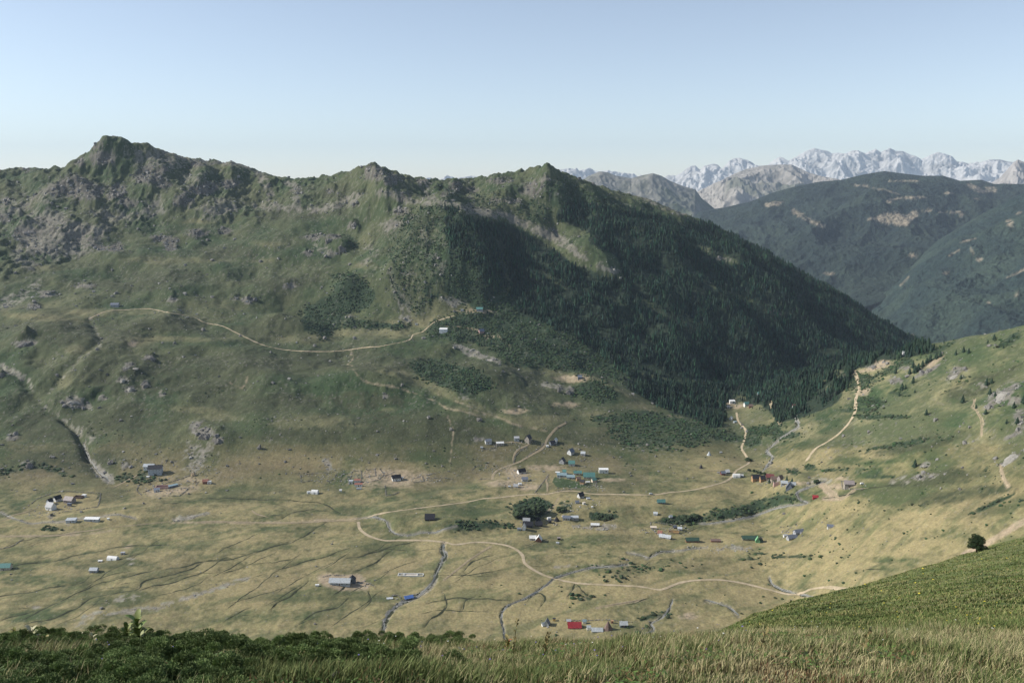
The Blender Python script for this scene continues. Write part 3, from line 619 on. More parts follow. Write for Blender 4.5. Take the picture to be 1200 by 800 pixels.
def surface_colour(x, y, z, px, py, mask_ok=None):
    n1 = fbm(x, y, 190, 4, 201); n2 = fbm(x + 900, y, 60, 4, 202); n3 = fbm(x, y - 700, 17, 3, 203); n4 = fbm(x, y, 6, 2, 204)
    # streaks along the contour of the right hillside
    u = x * .164 + y * .986; w = x * .986 - y * .164
    streak = fbm(w, u * .25, 26, 4, 205)
    up_ = (py < 500); wx = (3.0 + 7 * up_) * fbm(x, y, 55, 4, 221) + 1.2 * n3; wy = (1.4 + 2.6 * up_) * fbm(x, y, 55, 4, 222) + .5 * n4
    qx, qy = px + wx, py + wy
    lowf = 1 - .5 * (1 - sstep(500, 570, py)) * (px < 900)
    dry = sample(DRY, qx, qy) - .05 * (lowf < .8) + .34 * n1 + lowf * (.42 * n2 + .40 * n3 + .22 * n4)
    right = sstep(900, 1000, px) * (py > 380)
    dry = dry + right * .55 * streak - right * .05
    dry = dry + (.14 - .20 * sstep(500, 800, px)) * (py > 575) * sstep(-.2, .3, n1 + .5 * n2) + .10 * (py > 575) * (n3 + n4)
    dry = sstep(.0, .92, np.clip(dry, -.1, 1.1))[:, None]
    g = sstep(-.25, .35, fbm(x, y, 120, 4, 206) + .15 * n3)[:, None]
    base = C_OLIVE * (1 - g) + C_GREEN * g
    c = base * (1 - dry) + C_TAN * dry
    diag = fbm((x * .85 + y * .53) * .28, x * -.53 + y * .85, 16, 4, 208); fl_ = (py > 585)
    dd = (sstep(.05, .4, diag + .3 * n2) * .55 * fl_)[:, None]; c = c * (1 - dd) + (C_OLIVE * .6 + C_GREEN * .6) * dd
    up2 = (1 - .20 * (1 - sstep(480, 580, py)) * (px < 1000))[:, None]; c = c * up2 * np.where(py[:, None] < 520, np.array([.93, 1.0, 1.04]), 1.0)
    br = (sstep(.0, .5, fbm(x, y, 85, 4, 207) + .2 * n4) * .30)[:, None] * (py > 500)[:, None] + (.42 * np.exp(-((py - 548) / 28.0) ** 2) * (px < 760) * sstep(-.45, .2, n2))[:, None]
    c = c * (1 - br) + C_BROWN * br
    def lay(c, m, col, k=.35, lo=.35, hi=.65):
        w_ = np.clip(sample(m, qx, qy), 0, 1); w_ = sstep(lo, hi, w_ + k * (n3 * .8 + n4 * .7) * (w_ > .02)) * (w_ > .02)
        w_ = w_[:, None]
        return c * (1 - w_) + col * w_
    c = lay(c, HEATH, C_HEATH, .9, .15, .95)
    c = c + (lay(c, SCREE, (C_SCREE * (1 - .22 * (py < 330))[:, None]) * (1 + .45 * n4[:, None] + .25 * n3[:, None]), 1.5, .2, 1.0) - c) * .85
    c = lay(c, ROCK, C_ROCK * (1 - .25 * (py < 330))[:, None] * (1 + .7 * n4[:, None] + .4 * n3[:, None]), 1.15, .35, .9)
    c = lay(c, SCRUB, C_SCRUB * 1.25, .7, .3, .75)
    c = lay(c, FOREST, C_FOREST * 1.25, .6, .25, .6)
    c = lay(c, EARTH, C_EARTH, .5, .2, .85)
    c = lay(c, MEADOW, C_TAN * .9, .1); c = lay(c, LAWN, np.array([.05, .078, .032]), .1)
    ch = sample(CHAN, px + WGX(x, y), py + WGY(x, y))[:, None]; c = c * (1 - ch * .75) + C_SCREE * (1.15 + .5 * n4[:, None]) * ch * .75
    rl = sample(RILL, px + WGX(x, y), py + WGY(x, y))[:, None] * .35; c = c * (1 - rl) + C_HEATH * .75 * rl
    # loose stones lying everywhere on the steep ground
    st = sstep(.30, .60, perlin(x / 5.2, y / 5.2, 301)) * sstep(-.15, .40, fbm(x, y, 75, 3, 302) + .25 * (py < 330)) * (py < 565) * .42
    st = st + sstep(.55, .7, perlin(x / 2.4, y / 2.4, 303)) * .35
    st = st[:, None] * (1 - np.clip(sample(FOREST, px, py), 0, 1))[:, None]
    c = c * (1 - st) + C_SCREE * 1.05 * st
    tus = (sstep(.22, .5, n4 + .5 * n3) * .45)[:, None]; c = c * (1 - tus) + c * np.array([.48, .62, .50]) * tus
    return np.clip(c * (1 + .16 * n4[:, None]), .01, .8)

def polar_faces(nr, nt):
    i, j = np.meshgrid(np.arange(nr - 1), np.arange(nt - 1), indexing='ij')
    a = (i * nt + j).ravel()
    return np.stack([a, a + 1, a + nt + 1, a + nt], 1)

M_LAND = mat('hillside_turf', attr='surface', rough=.95, layers=[(.45, .26), (.12, .16), (1.3, .12)], bump=.8, bump_scale=.35)
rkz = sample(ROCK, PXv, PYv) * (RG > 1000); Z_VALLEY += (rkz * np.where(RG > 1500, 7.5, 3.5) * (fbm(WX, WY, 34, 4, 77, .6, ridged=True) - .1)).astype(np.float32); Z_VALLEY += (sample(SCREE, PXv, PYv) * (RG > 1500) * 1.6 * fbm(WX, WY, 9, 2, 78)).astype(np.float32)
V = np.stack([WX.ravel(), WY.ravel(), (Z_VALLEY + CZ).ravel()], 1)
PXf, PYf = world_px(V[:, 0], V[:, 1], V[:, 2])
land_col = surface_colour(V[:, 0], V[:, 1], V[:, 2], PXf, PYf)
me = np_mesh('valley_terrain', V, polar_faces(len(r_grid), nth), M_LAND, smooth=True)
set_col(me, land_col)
tag(link('valley_terrain', me), kind='structure')

# ground sheet far beyond and around, below everything, so that the land has no edge
th_o = np.linspace(-math.pi, math.pi, 97); r_o = np.array([1.0, 300, 900, 2000, 4000, 9000, 16000, 27000.0])
T2, R2 = np.meshgrid(th_o, r_o)
zo = np.interp(R2, [0, 300, 900, 2000, 4000, 9000, 27000], [-60, -300, -520, -1000, -1500, -1500, -1500])
V2 = np.stack([(R2 * np.sin(T2)).ravel(), (R2 * np.cos(T2)).ravel(), (zo + CZ).ravel()], 1)
me = np_mesh('ground', V2, polar_faces(len(r_o), len(th_o)), mat('ground_grass', (.10, .12, .05), .95, .2, .02), smooth=True)
tag(link('ground', me), kind='structure')
# ------------------------------------------------------------------ the hillside the photographer stands on
N_LINES = [
 [(-160, None, 0.0, -1.75), (1300, None, 0.0, -1.75)],
 [(-160, 828, 5.3), (600, 826, 5.3), (1300, 822, 5.3)],
 [(-160, 787, 9), (300, 787, 9), (600, 782, 9), (1300, 777, 9)],
 [(-160, 763, 13.5), (300, 764, 13.5), (500, 762, 13.5), (700, 757, 13.5), (850, 752, 13.5), (1000, 749, 14), (1300, 745, 14)],
 [(-160, 810, 35), (500, 805, 35), (700, 786, 35), (780, 765, 35), (820, 752, 34), (850, 745, 34), (900, 736, 34), (1000, 731, 34), (1100, 723, 35), (1200, 715, 35), (1300, 708, 35)],
 [(-160, 820, 60), (600, 822, 60), (760, 795, 60), (800, 770, 60), (830, 750, 60), (850, 739, 60), (900, 723, 60), (1000, 709, 60), (1100, 697, 60), (1200, 686, 60), (1300, 678, 60)],
 [(-160, 845, 85), (600, 845, 85), (800, 790, 82), (850, 746, 80), (880, 722, 80), (900, 715, 80), (950, 700, 95), (1000, 692, 95), (1100, 676, 95), (1200, 662, 95), (1300, 655, 95)],
 [(-160, 860, 120), (600, 860, 120), (850, 800, 110), (900, 745, 105), (950, 702, 112), (1000, 688, 115), (1050, 675, 130), (1097, 661, 150), (1145, 645, 165), (1200, 628, 185), (1300, 600, 210)],
 [(-160, None, 260, -176), (600, None, 260, -178), (900, None, 260, -172), (1100, None, 270, -148), (1200, None, 290, -134), (1300, None, 300, -125)],
 [(-160, None, 430, -292), (600, None, 430, -295), (900, None, 430, -290), (1100, None, 430, -255), (1300, None, 430, -215)],
 [(-160, None, 640, -420), (1300, None, 640, -400)],
]
r_near = np.concatenate([np.arange(.4, 5, .25), np.exp(np.linspace(math.log(5), math.log(240), 560)), np.linspace(244, 640, 60)])
thn = np.linspace(R(-58), R(58), 900)
zn = profile_lines(N_LINES, thn, r_near)
TN, RN = np.meshgrid(thn, r_near)
NX, NY = (RN * np.sin(TN)), (RN * np.cos(TN))
far_ = sstep(20, 70, RN)
zn = zn + .05 * fbm(NX, NY, 1.2, 3, 401) * (RN < 60) + .06 * fbm(NX, NY, 4.0, 3, 402) * sstep(3, 8, RN)
hum = fbm(NX * .6 + NY * .15, NY - .35 * NX, 7, 4, 403)
zn = zn + far_ * (.30 * hum + .45 * fbm(NX, NY, 26, 3, 404) + .16 * fbm(NX, NY, 1.6, 2, 405))
zn = zn.astype(np.float32)
def near_z(x, y):
    t = np.arctan2(x, y); r = np.hypot(x, y)
    j = np.clip((t - thn[0]) / (thn[-1] - thn[0]) * (len(thn) - 1), 0, len(thn) - 1.001); j0 = j.astype(int); f = j - j0
    k = np.clip(np.searchsorted(r_near, r) - 1, 0, len(r_near) - 2); g = np.clip((r - r_near[k]) / (r_near[k + 1] - r_near[k]), 0, 1)
    return (zn[k, j0] * (1 - f) + zn[k, j0 + 1] * f) * (1 - g) + (zn[k + 1, j0] * (1 - f) + zn[k + 1, j0 + 1] * f) * g + CZ
def near_hit(px, py):
    t, s, c = px_ray(px, py)
    x, y = r_near * math.sin(t), r_near * math.cos(t)
    b = near_z(x, y) - CZ > s * r_near
    k = int(np.argmax(b))
    if not b[k] or k == 0: return None
    a0 = float(near_z(x[k - 1:k], y[k - 1:k])[0]) - CZ - s * r_near[k - 1]; b0 = float(near_z(x[k:k + 1], y[k:k + 1])[0]) - CZ - s * r_near[k]
    r = r_near[k - 1] + (r_near[k] - r_near[k - 1]) * (-a0) / (b0 - a0)
    return r * math.sin(t), r * math.cos(t), s * r + CZ
a1 = fbm(NX, NY, 9, 4, 411); a2 = fbm(NX * .5, NY, 22, 4, 412); a3 = fbm(NX, NY, 1.3, 3, 413); a4 = fbm(NX * .45 + NY * .1, NY - .3 * NX, 3.4, 3, 414)
gr = sstep(-.35, .5, .7 * a1 + .6 * a2 + .5 * a4)[..., None]
cn = np.array([.175, .175, .07]) * (1 - gr) + np.array([.10, .135, .042]) * gr
dk = (sstep(.12, .42, a4 + .35 * a3) * .6 * far_)[..., None]
cn = cn * (1 - dk) + np.array([.060, .088, .030]) * dk
ye = (sstep(.2, .5, a2 + .4 * a3) * .5)[..., None]
cn = cn * (1 - ye) + np.array([.21, .19, .085]) * ye
nearb = (1 - sstep(14, 26, RN))[..., None]
cn = cn * (1 - nearb) + np.array([.13, .125, .06]) * nearb
cn = cn * (1 + .25 * a3[..., None])
me = np_mesh('meadow_hillside', np.stack([NX.ravel(), NY.ravel(), zn.ravel() + CZ], 1), polar_faces(len(r_near), len(thn)),
             mat('meadow_turf', attr='surface', rough=.95, layers=[(2.5, .25), (9.0, .2)], bump=.12, bump_scale=3.0), smooth=True)
set_col(me, np.clip(cn, .01, .8).reshape(-1, 3))
tag(link('meadow_hillside', me), kind='structure')

# ------------------------------------------------------------------ ranges far behind, each at its own distance and depth
def far_range(name, skyline, Y, base, Ybase, seed, amp, scale, colour, m, nt=420, nr=200, back=1500, px0=None, px1=None):
    K = [knot((a, b, Y)) for a, b in skyline]
    t = np.array([k[0] for k in K])
    ta, tb = t[0], t[-1]
    th = np.linspace(ta, tb, nt)
    zs = np.interp(th, t, [k[2] for k in K]); rs = np.interp(th, t, [k[1] for k in K])
    B = [knot((a, b, Yb)) for a, b, Yb in base]
    tB = np.array([k[0] for k in B]); zb_ = np.interp(th, tB, [k[2] for k in B]); rb = np.interp(th, tB, [k[1] for k in B])
    s = np.concatenate([np.linspace(0, 1, nr) ** .9, 1 + np.linspace(.02, 1, 24)])
    S, T = np.meshgrid(s, th, indexing='ij')
    Sf = np.minimum(S, 1)
    RR = rb + (rs - rb) * Sf + back * np.maximum(0, S - 1)
    shape = Sf ** 1.15
    ZZ = zb_ + (zs - zb_) * shape
    ZZ = ZZ - np.maximum(0, S - 1) * back * .55
    x, y = RR * np.sin(T), RR * np.cos(T)
    win = np.clip(4 * Sf * (1 - Sf), 0, 1) ** .6 * (S <= 1) + .05
    n = fbm(x + .4 * amp * fbm(x, y, scale, 2, seed + 5), y, scale, 6, seed, .60, ridged=True)
    ZZ = ZZ + amp * (n - .1) * win
    sl = (ZZ / RR)[:nr]; act = sl.max(axis=0); ZZ = ZZ + ((zs / rs - act) * rs)[None, :] * np.clip(S, 0, 1) ** 2
    v = np.stack([x.ravel(), y.ravel(), ZZ.ravel() + CZ], 1)
    px, py = world_px(v[:, 0], v[:, 1], v[:, 2])
    me = np_mesh(name, v, polar_faces(len(s), nt), m, smooth=True)
    set_col(me, colour(v[:, 0], v[:, 1], v[:, 2], px, py, n.ravel()))
    o = tag(link(name, me), kind='structure')
    return o
def mixc(a, b, w): return np.array(a) * (1 - w[:, None]) + np.array(b) * w[:, None]
M_FARWOOD = mat('far_woodland', attr='surface', rough=.95, layers=[(.02, .3), (.06, .45)], bump=40, bump_scale=.045)
M_FARROCK = mat('far_rock', attr='surface', rough=.95, layers=[(.004, .15), (.02, .15)], bump=20, bump_scale=.01)
def col_wood(clear, br=1.0):
    m_ = clear
    def f(x, y, z, px, py, n):
        w = fbm(x, y, 300, 4, 77)
        c = mixc((.014, .025, .022), (.025, .039, .028), sstep(-.3, .4, w))
        c = c * br
        q = sample(m_, px + 5 * fbm(x, y, 200, 4, 80), py + 2.2 * fbm(x, y, 120, 3, 78)); q = sstep(.3, .95, q + (.75 - .5 * (q > .9)) * fbm(x, y, 70, 4, 79) * (q > .05))
        return c * (1 - q[:, None]) + np.array([.24, .205, .15]) * q[:, None]
    return f
CL = mx(poly_mask([(1016, 257), (1030, 252), (1050, 248), (1060, 252), (1072, 244), (1078, 252), (1062, 265), (1050, 263), (1030, 260)], 1), line_mask([(1040, 236), (1060, 231), (1085, 232)], 1.5, 1.3, 1.5), line_mask([(1042, 212), (1075, 212)], 1.2, 1.3, 1.2) * .8,
        line_mask([(1000, 216), (1030, 222), (1055, 227)], 1.2, 1.3, 1.5) * .7, line_mask([(1062, 251), (1090, 247)], 1, 1.2, 1.2) * .7, line_mask([(900, 240), (915, 238)], 3, 1.2, 2) * .8, line_mask([(932, 247), (945, 257), (965, 265)], 2.5, 1.2, 3) * .7, line_mask([(1100, 248), (1125, 248)], 1.2, 1.3, 1) * .8,
        line_mask([(1135, 216), (1150, 224), (1165, 222)], 3, 1.2, 3) * .8, blob_mask([(1112, 227, 8, 1.5), (1146, 233, 5, 1.5), (1127, 251, 3, 4), (970, 320, 8, 2), (1070, 300, 6, 2)]) * .8)
CR = mx(line_mask([(1125, 285), (1142, 280)], 1, 1.2, 1), line_mask([(1112, 299), (1122, 294)], 1.3, 1.2, 1), line_mask([(1137, 290), (1140, 298)], 2, 1, 1.5), line_mask([(1178, 325), (1195, 318), (1210, 312)], 1.6, 1.2, 1.5), line_mask([(1055, 335), (1065, 325)], 1.4, 1, 1.3),
        blob_mask([(1147, 304, 5, 2), (1110, 319, 5, 1.5), (1185, 262, 6, 5), (1195, 250, 5, 3), (1072, 393, 5, 3), (1172, 388, 5, 2.5), (1160, 355, 3, 2), (1190, 345, 5, 4)])) * .62
far_range('wooded_hills', [(760, 330), (800, 262), (822, 247), (850, 243), (880, 236), (905, 226), (930, 219), (960, 213), (985, 211), (1010, 205), (1036, 200.5), (1055, 203), (1080, 206), (1105, 206), (1125, 212), (1150, 211), (1165, 216), (1200, 216), (1300, 214)], 7600,
          [(740, 420, 4300), (900, 420, 4300), (1010, 362, 4600), (1060, 345, 4700), (1300, 330, 4800)], 0, 501, 200, 1300, col_wood(CL), M_FARWOOD, 520, 240)
far_range('wooded_valley_side', [(985, 392), (1005, 362), (1030, 341), (1055, 322), (1080, 299), (1100, 281), (1125, 266), (1150, 251), (1175, 238), (1200, 226), (1250, 200), (1330, 170)], 5200,
          [(980, 470, 3300), (1330, 450, 2900)], 0, 507, 120, 800, col_wood(CR, 1.4), M_FARWOOD, 420, 220)  # wood tone raised: the sunlit look of this side put into the colour
def col_grey(a, b, g):
    def f(x, y, z, px, py, n):
        w = fbm(x, y, 700, 5, 88); w2 = fbm(x, y, 160, 4, 89)
        c = mixc(a, b, sstep(-.25, .35, w2 + .4 * n))
        gg = sstep(.0, .35, w + .3 * w2) * g
        return c * (1 - gg[:, None]) + np.array([.055, .075, .04]) * gg[:, None]
    return f
far_range('rocky_foothills', [(640, 235), (680, 213), (690, 206), (703, 201), (712, 202), (722, 206), (740, 209), (755, 205), (765, 203), (775, 206), (785, 212), (800, 218), (815, 222), (822, 232), (838, 245), (850, 262), (880, 290)], 8800,
          [(630, 330, 6800), (760, 340, 6800), (890, 340, 6800)], 0, 511, 260, 1500, col_grey((.13, .135, .11), (.20, .195, .17), .9), M_FARROCK)
far_range('grey_plateau_mountains', [(790, 250), (810, 228), (828, 220), (845, 212), (860, 204), (875, 198), (885, 196), (895, 194), (912, 193), (928, 193), (940, 199), (950, 204), (965, 208), (985, 211), (1010, 216), (1060, 225)], 12000,
          [(780, 300, 9000), (1070, 280, 9000)], 0, 517, 300, 1300, col_grey((.19, .18, .16), (.30, .28, .25), .6), M_FARROCK)
far_range('pyramid_peak', [(1140, 232), (1160, 215), (1172, 208), (1180, 199), (1188, 190), (1193, 187), (1200, 190), (1212, 200), (1230, 206), (1300, 215)], 11500,
          [(1130, 280, 9000), (1310, 280, 9000)], 0, 523, 260, 1200, col_grey((.24, .225, .21), (.34, .32, .30), .15), M_FARROCK)
W_SKY = [(500, 214), (535, 209), (552, 206), (562, 208), (600, 214), (650, 202), (662, 199), (672, 199), (680, 201), (690, 199), (700, 202), (712, 201), (722, 202), (735, 206), (760, 212), (776, 211), (783, 206), (792, 206), (798, 203), (803, 199), (809, 195), (815, 194), (820, 199), (826, 194), (836, 192), (841, 193), (846, 198),
         (851, 193), (855, 189), (862, 185.5), (868, 186), (873, 188), (880, 190), (886, 195), (897, 196), (908, 188), (914, 185), (919, 186), (924, 189), (933, 184), (941, 179), (947, 176), (954, 173.5), (962, 175.5), (970, 177), (975, 180), (982, 179), (990, 180), (999, 177.5), (1006, 177), (1014, 180), (1020, 177), (1026, 175), (1032, 179),
         (1038, 176), (1043, 173.5), (1050, 177), (1058, 177), (1066, 181), (1073, 183), (1080, 187), (1087, 184), (1093, 181), (1099, 179), (1108, 181), (1116, 184), (1122, 190), (1135, 192), (1150, 191), (1160, 187), (1172, 187), (1180, 189), (1200, 192), (1260, 189), (1320, 195)]
far_range('distant_white_mountains', W_SKY, 22000, [(490, 245, 18500), (1330, 248, 18500)], 0, 531, 520, 1500, lambda x, y, z, px, py, n: mixc((.28, .28, .275), (.50, .495, .48), sstep(-.3, .3, fbm(x, y, 600, 4, 91) + .5 * n)), M_FARROCK, 900, 220)

# ------------------------------------------------------------------ the air
hv = bpy.data.materials.new('summer_haze'); hv.use_nodes = True
hn = hv.node_tree; hn.nodes.clear()
ho = hn.nodes.new('ShaderNodeOutputMaterial'); pv = hn.nodes.new('ShaderNodeVolumePrincipled')
pv.inputs['Color'].default_value = (.66, .82, 1.0, 1); pv.inputs['Density'].default_value = 2.8e-5; pv.inputs['Anisotropy'].default_value = 0.0
hn.links.new(pv.outputs[0], ho.inputs['Volume'])
X0, X1, Y0, Y1, Z0, Z1 = -27500, 27500, -27500, 27500, CZ - 1501, CZ + 1150
hb = np.array([(x, y, z_) for x in (X0, X1) for y in (Y0, Y1) for z_ in (Z0, Z1)], float)
hf = [(0, 1, 3, 2), (4, 6, 7, 5), (0, 4, 5, 1), (2, 3, 7, 6), (0, 2, 6, 4), (1, 5, 7, 3)]
tag(link('haze', np_mesh('haze', hb, np.array(hf), hv)), kind='stuff')
# ------------------------------------------------------------------ roads, tracks and streams laid on the land
M_ROAD = mat('packed_dirt', (.38, .31, .215), .95, attr='surface', noise=.22, scale=.35, bump=.15, bump_scale=1.0)

M_PATH = mat('worn_earth', (.28, .23, .15), .95, .25, .4)
M_WATER = mat('stream_water', (.16, .17, .16), .35)
def ribbon(name, pts, half, m, lift=.22, wob=.25, n=5, taper=False):
    P = [hit(a, b) for a, b in smooth_line(pts, 2.0)]
    P = np.array([(p[0], p[1]) for p in P if p is not None])
    keep = [0]
    for i in range(1, len(P)):
        d = np.linalg.norm(P[i] - P[keep[-1]])
        if d > 1.0: keep.append(i)
    P = P[keep]
    # even spacing
    L = np.concatenate([[0], np.cumsum(np.linalg.norm(np.diff(P, axis=0), axis=1))])
    q = np.arange(0, L[-1], 1.6)
    P = np.stack([np.interp(q, L, P[:, 0]), np.interp(q, L, P[:, 1])], 1)
    for _ in range(5): P[1:-1] = .25 * P[:-2] + .5 * P[1:-1] + .25 * P[2:]
    T = np.gradient(P, axis=0); T /= np.linalg.norm(T, axis=1)[:, None] + 1e-9
    Nn = np.stack([-T[:, 1], T[:, 0]], 1)
    h = half * (1 + wob * np.interp(q, q, perlin(q / 7.0, q * 0 + 3.3, 9)) + .15 * perlin(q / 1.9, q * 0, 8))
    if taper: h = h * np.clip(np.minimum(q, q[-1] - q) / 12.0, .15, 1)
    vs = []
    for k in np.linspace(-1, 1, n):
        e = P + Nn * (h * k)[:, None]
        vs.append(np.stack([e[:, 0], e[:, 1], ground_z_np(e[:, 0], e[:, 1]) + lift - .06 * abs(k)], 1))
    V = np.stack(vs, 1); a, b = V.shape[:2]
    i, j = np.meshgrid(np.arange(a - 1), np.arange(b - 1), indexing='ij'); k0 = (i * b + j).ravel()
    F = np.stack([k0, k0 + b, k0 + b + 1, k0 + 1], 1)
    me = np_mesh(name, V.reshape(-1, 3), F, m, smooth=True)
    if m is M_ROAD:      # worn wheel lines, a thinly grown middle and frayed edges
        kk = np.abs(np.linspace(-1, 1, n))[None, :]; nz = fbm(V[..., 0], V[..., 1], 9, 3, 15)
        e = np.clip(np.where(kk > .8, .75, np.where(kk < .2, .30, .0)) + .7 * nz, 0, .9)[..., None]
        set_col(me, (np.array([.44, .36, .25]) * (1 - e) + np.array([.22, .19, .10]) * e).reshape(-1, 3))
    return tag(link(name, me), kind='structure')
ROAD_LOOP = [(1012, 693), (992, 690.5), (970, 688), (950, 690), (940, 695), (925, 696), (900, 690.5), (887, 687), (865, 682), (840, 679), (812, 680), (795, 683), (780, 689), (772, 691), (750, 687), (712, 685), (677, 683), (647, 677), (630, 670), (615, 660), (612, 650), (600, 641),
    (583, 637), (558, 635), (533, 638), (525, 636), (500, 633), (467, 633), (450, 633), (433, 628), (422, 620), (420, 611)]
ROAD_VILLAGE = [(418, 609), (428, 607), (440, 603), (455, 600), (477, 597), (500, 594), (525, 591), (550, 587.5), (567, 584), (583, 583), (600, 581), (622, 579), (640, 579), (655, 576), (673, 575), (685, 577.5), (700, 579), (720, 579), (742, 579.5), (767, 579.5), (783, 577), (800, 575.5),
    (817, 573), (833, 569), (850, 564), (857, 559), (862, 552), (870, 547), (877, 543), (877, 539), (873, 532), (869, 525), (872, 516), (874, 505), (870, 499), (865, 493), (863, 483)]
ROAD_HILL = [(945, 540), (955, 526), (967, 519), (982, 509), (995, 495), (1002, 482), (1003, 467), (1007, 455), (1004, 442), (1001, 434)]
ROAD_PLATEAU = [(104, 374), (118, 367), (130, 364), (150, 363), (175, 362), (200, 367), (225, 371), (240, 378), (260, 382), (275, 389), (300, 401), (320, 407.5), (345, 411), (380, 412), (400, 411), (415, 409), (430, 407), (445, 406), (460, 403), (475, 400), (482, 396.5), (484, 392), (495, 389), (503, 382), (510, 377), (525, 372), (538, 369)]
ROAD_HAMLET = [(577, 562), (578.5, 555), (587, 549), (600.5, 544), (609, 541), (622.5, 533), (633.5, 527), (639, 520.5), (641, 515), (647, 507), (653, 501), (664, 495)]
ribbon('dirt_road', ROAD_LOOP, 1.85, M_ROAD)
ribbon('dirt_road', ROAD_VILLAGE, 1.5, M_ROAD)
ribbon('dirt_track', ROAD_HILL, 2.0, M_ROAD, wob=.35)
ribbon('dirt_road', ROAD_PLATEAU, 1.4, M_ROAD, lift=.35)
ribbon('dirt_track', ROAD_HAMLET, 1.7, M_PATH, lift=.3)
for pts, w in [([(601, 542), (602, 534), (607, 527), (617, 522), (627, 516)], 1.4), ([(617, 522), (606, 518), (587, 519)], 1.2), ([(420, 611), (400, 610), (370, 611.5), (330, 613), (290, 612), (250, 611), (225, 612)], 1.5), ([(0, 628.5), (40, 628), (70, 627), (85, 624), (110, 621), (128, 618)], 2.0),
               ([(0, 611), (15, 604), (33, 599), (45, 595)], 1.2), ([(131, 572), (145, 565), (158, 558), (168, 553)], 1.6), ([(902.5, 466), (905, 480)], 2.6), ([(909, 485), (911, 491), (916, 499)], 2.4), ([(641, 578), (641.5, 568), (640, 562), (644, 556)], 1.3), ([(295, 597), (300, 602), (315, 606)], 1.6),
               ([(520, 382.5), (540, 383), (560, 386)], 1.0), ([(530, 363.5), (555, 366), (580, 368)], 1.2), ([(964, 568), (985, 584), (1000, 574), (1018, 572)], 1.4), ([(700, 711), (730, 706), (752, 702)], 1.0), ([(520, 680), (545, 660), (562, 648), (578, 640)], 1.0), ([(128, 618), (200, 611)], .8),
               ([(945, 540), (938, 548), (930, 552)], 1.1), ([(1140, 466), (1143, 480), (1149, 492), (1150, 508)], .5), ([(1173, 545), (1177, 560), (1183, 570)], .6), ([(862, 552), (840, 551), (820, 553)], .7), ([(597, 570), (625, 577)], .6)]:
    ribbon('footpath', pts, w * .9, M_PATH, lift=.3, wob=.4, taper=True)
M_GRAVEL = mat('stream_gravel', (.25, .24, .21), .95, layers=[(.5, .35), (1.6, .35)], bump=.5, bump_scale=.8)
M_DITCH_SHADE = mat('ditch_earth_bank_shade', (.040, .045, .024), .95, .3, .5)  # dark earth of the ditches; also the painted bank shade along streams
def wig(pts, a=1.0):
    out = []
    for q in smooth_line(pts, 2.5):
        p = hit(q[0], q[1])
        if p is None: continue
        out.append((q[0] + a * (1.7 * float(perlin(np.array([p[0] / 17]), np.array([p[1] / 17]), 95)[0]) + .9 * float(perlin(np.array([p[0] / 6]), np.array([p[1] / 6]), 96)[0])), q[1] + a * 1.1 * float(perlin(np.array([p[0] / 12]), np.array([p[1] / 12]), 97)[0])))
    return out
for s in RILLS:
    ribbon('ditch', wig(s, 1.5), .75, M_DITCH_SHADE, lift=.12, wob=1.0, n=3, taper=True)
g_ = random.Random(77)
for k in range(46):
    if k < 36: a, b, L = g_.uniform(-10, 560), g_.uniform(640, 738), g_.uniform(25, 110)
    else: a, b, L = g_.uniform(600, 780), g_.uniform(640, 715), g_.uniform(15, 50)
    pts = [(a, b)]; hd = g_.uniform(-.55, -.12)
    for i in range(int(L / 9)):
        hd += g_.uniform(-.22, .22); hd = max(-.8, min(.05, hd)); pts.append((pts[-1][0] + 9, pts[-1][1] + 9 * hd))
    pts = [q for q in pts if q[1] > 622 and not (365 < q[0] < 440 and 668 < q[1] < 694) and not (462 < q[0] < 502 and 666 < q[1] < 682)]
    if len(pts) > 2: ribbon('ditch', wig(pts, 1.4), g_.uniform(.25, .55), M_DITCH_SHADE, lift=.11, wob=1.0, n=3, taper=True)
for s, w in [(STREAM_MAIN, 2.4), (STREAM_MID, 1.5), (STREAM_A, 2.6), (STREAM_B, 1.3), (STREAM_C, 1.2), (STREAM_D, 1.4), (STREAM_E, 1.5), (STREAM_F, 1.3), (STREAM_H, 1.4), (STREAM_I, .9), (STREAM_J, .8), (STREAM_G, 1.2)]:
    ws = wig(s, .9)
    ribbon('stream_bank', [(a - .5, b) for a, b in ws], w * 1.05, M_DITCH_SHADE, lift=.06, wob=.8, n=3, taper=True)  # dark ribbon under the gravel: the bank's shade put in as colour
    ribbon('gravel_bed', ws, w * .75, M_GRAVEL, lift=.16, wob=1.0, n=5, taper=True)
for s, w in [(STREAM_MAIN, 1.6), (STREAM_MID, 1.3), (STREAM_A, 1.5), (STREAM_B, 1.1), (STREAM_C, .9), (STREAM_D, 1.1), (STREAM_E, 1.0), (STREAM_F, .9), (STREAM_H, .9)]:
    ribbon('stream', wig(s, .9), w * .30, M_WATER, lift=.24, wob=1.2, n=3)

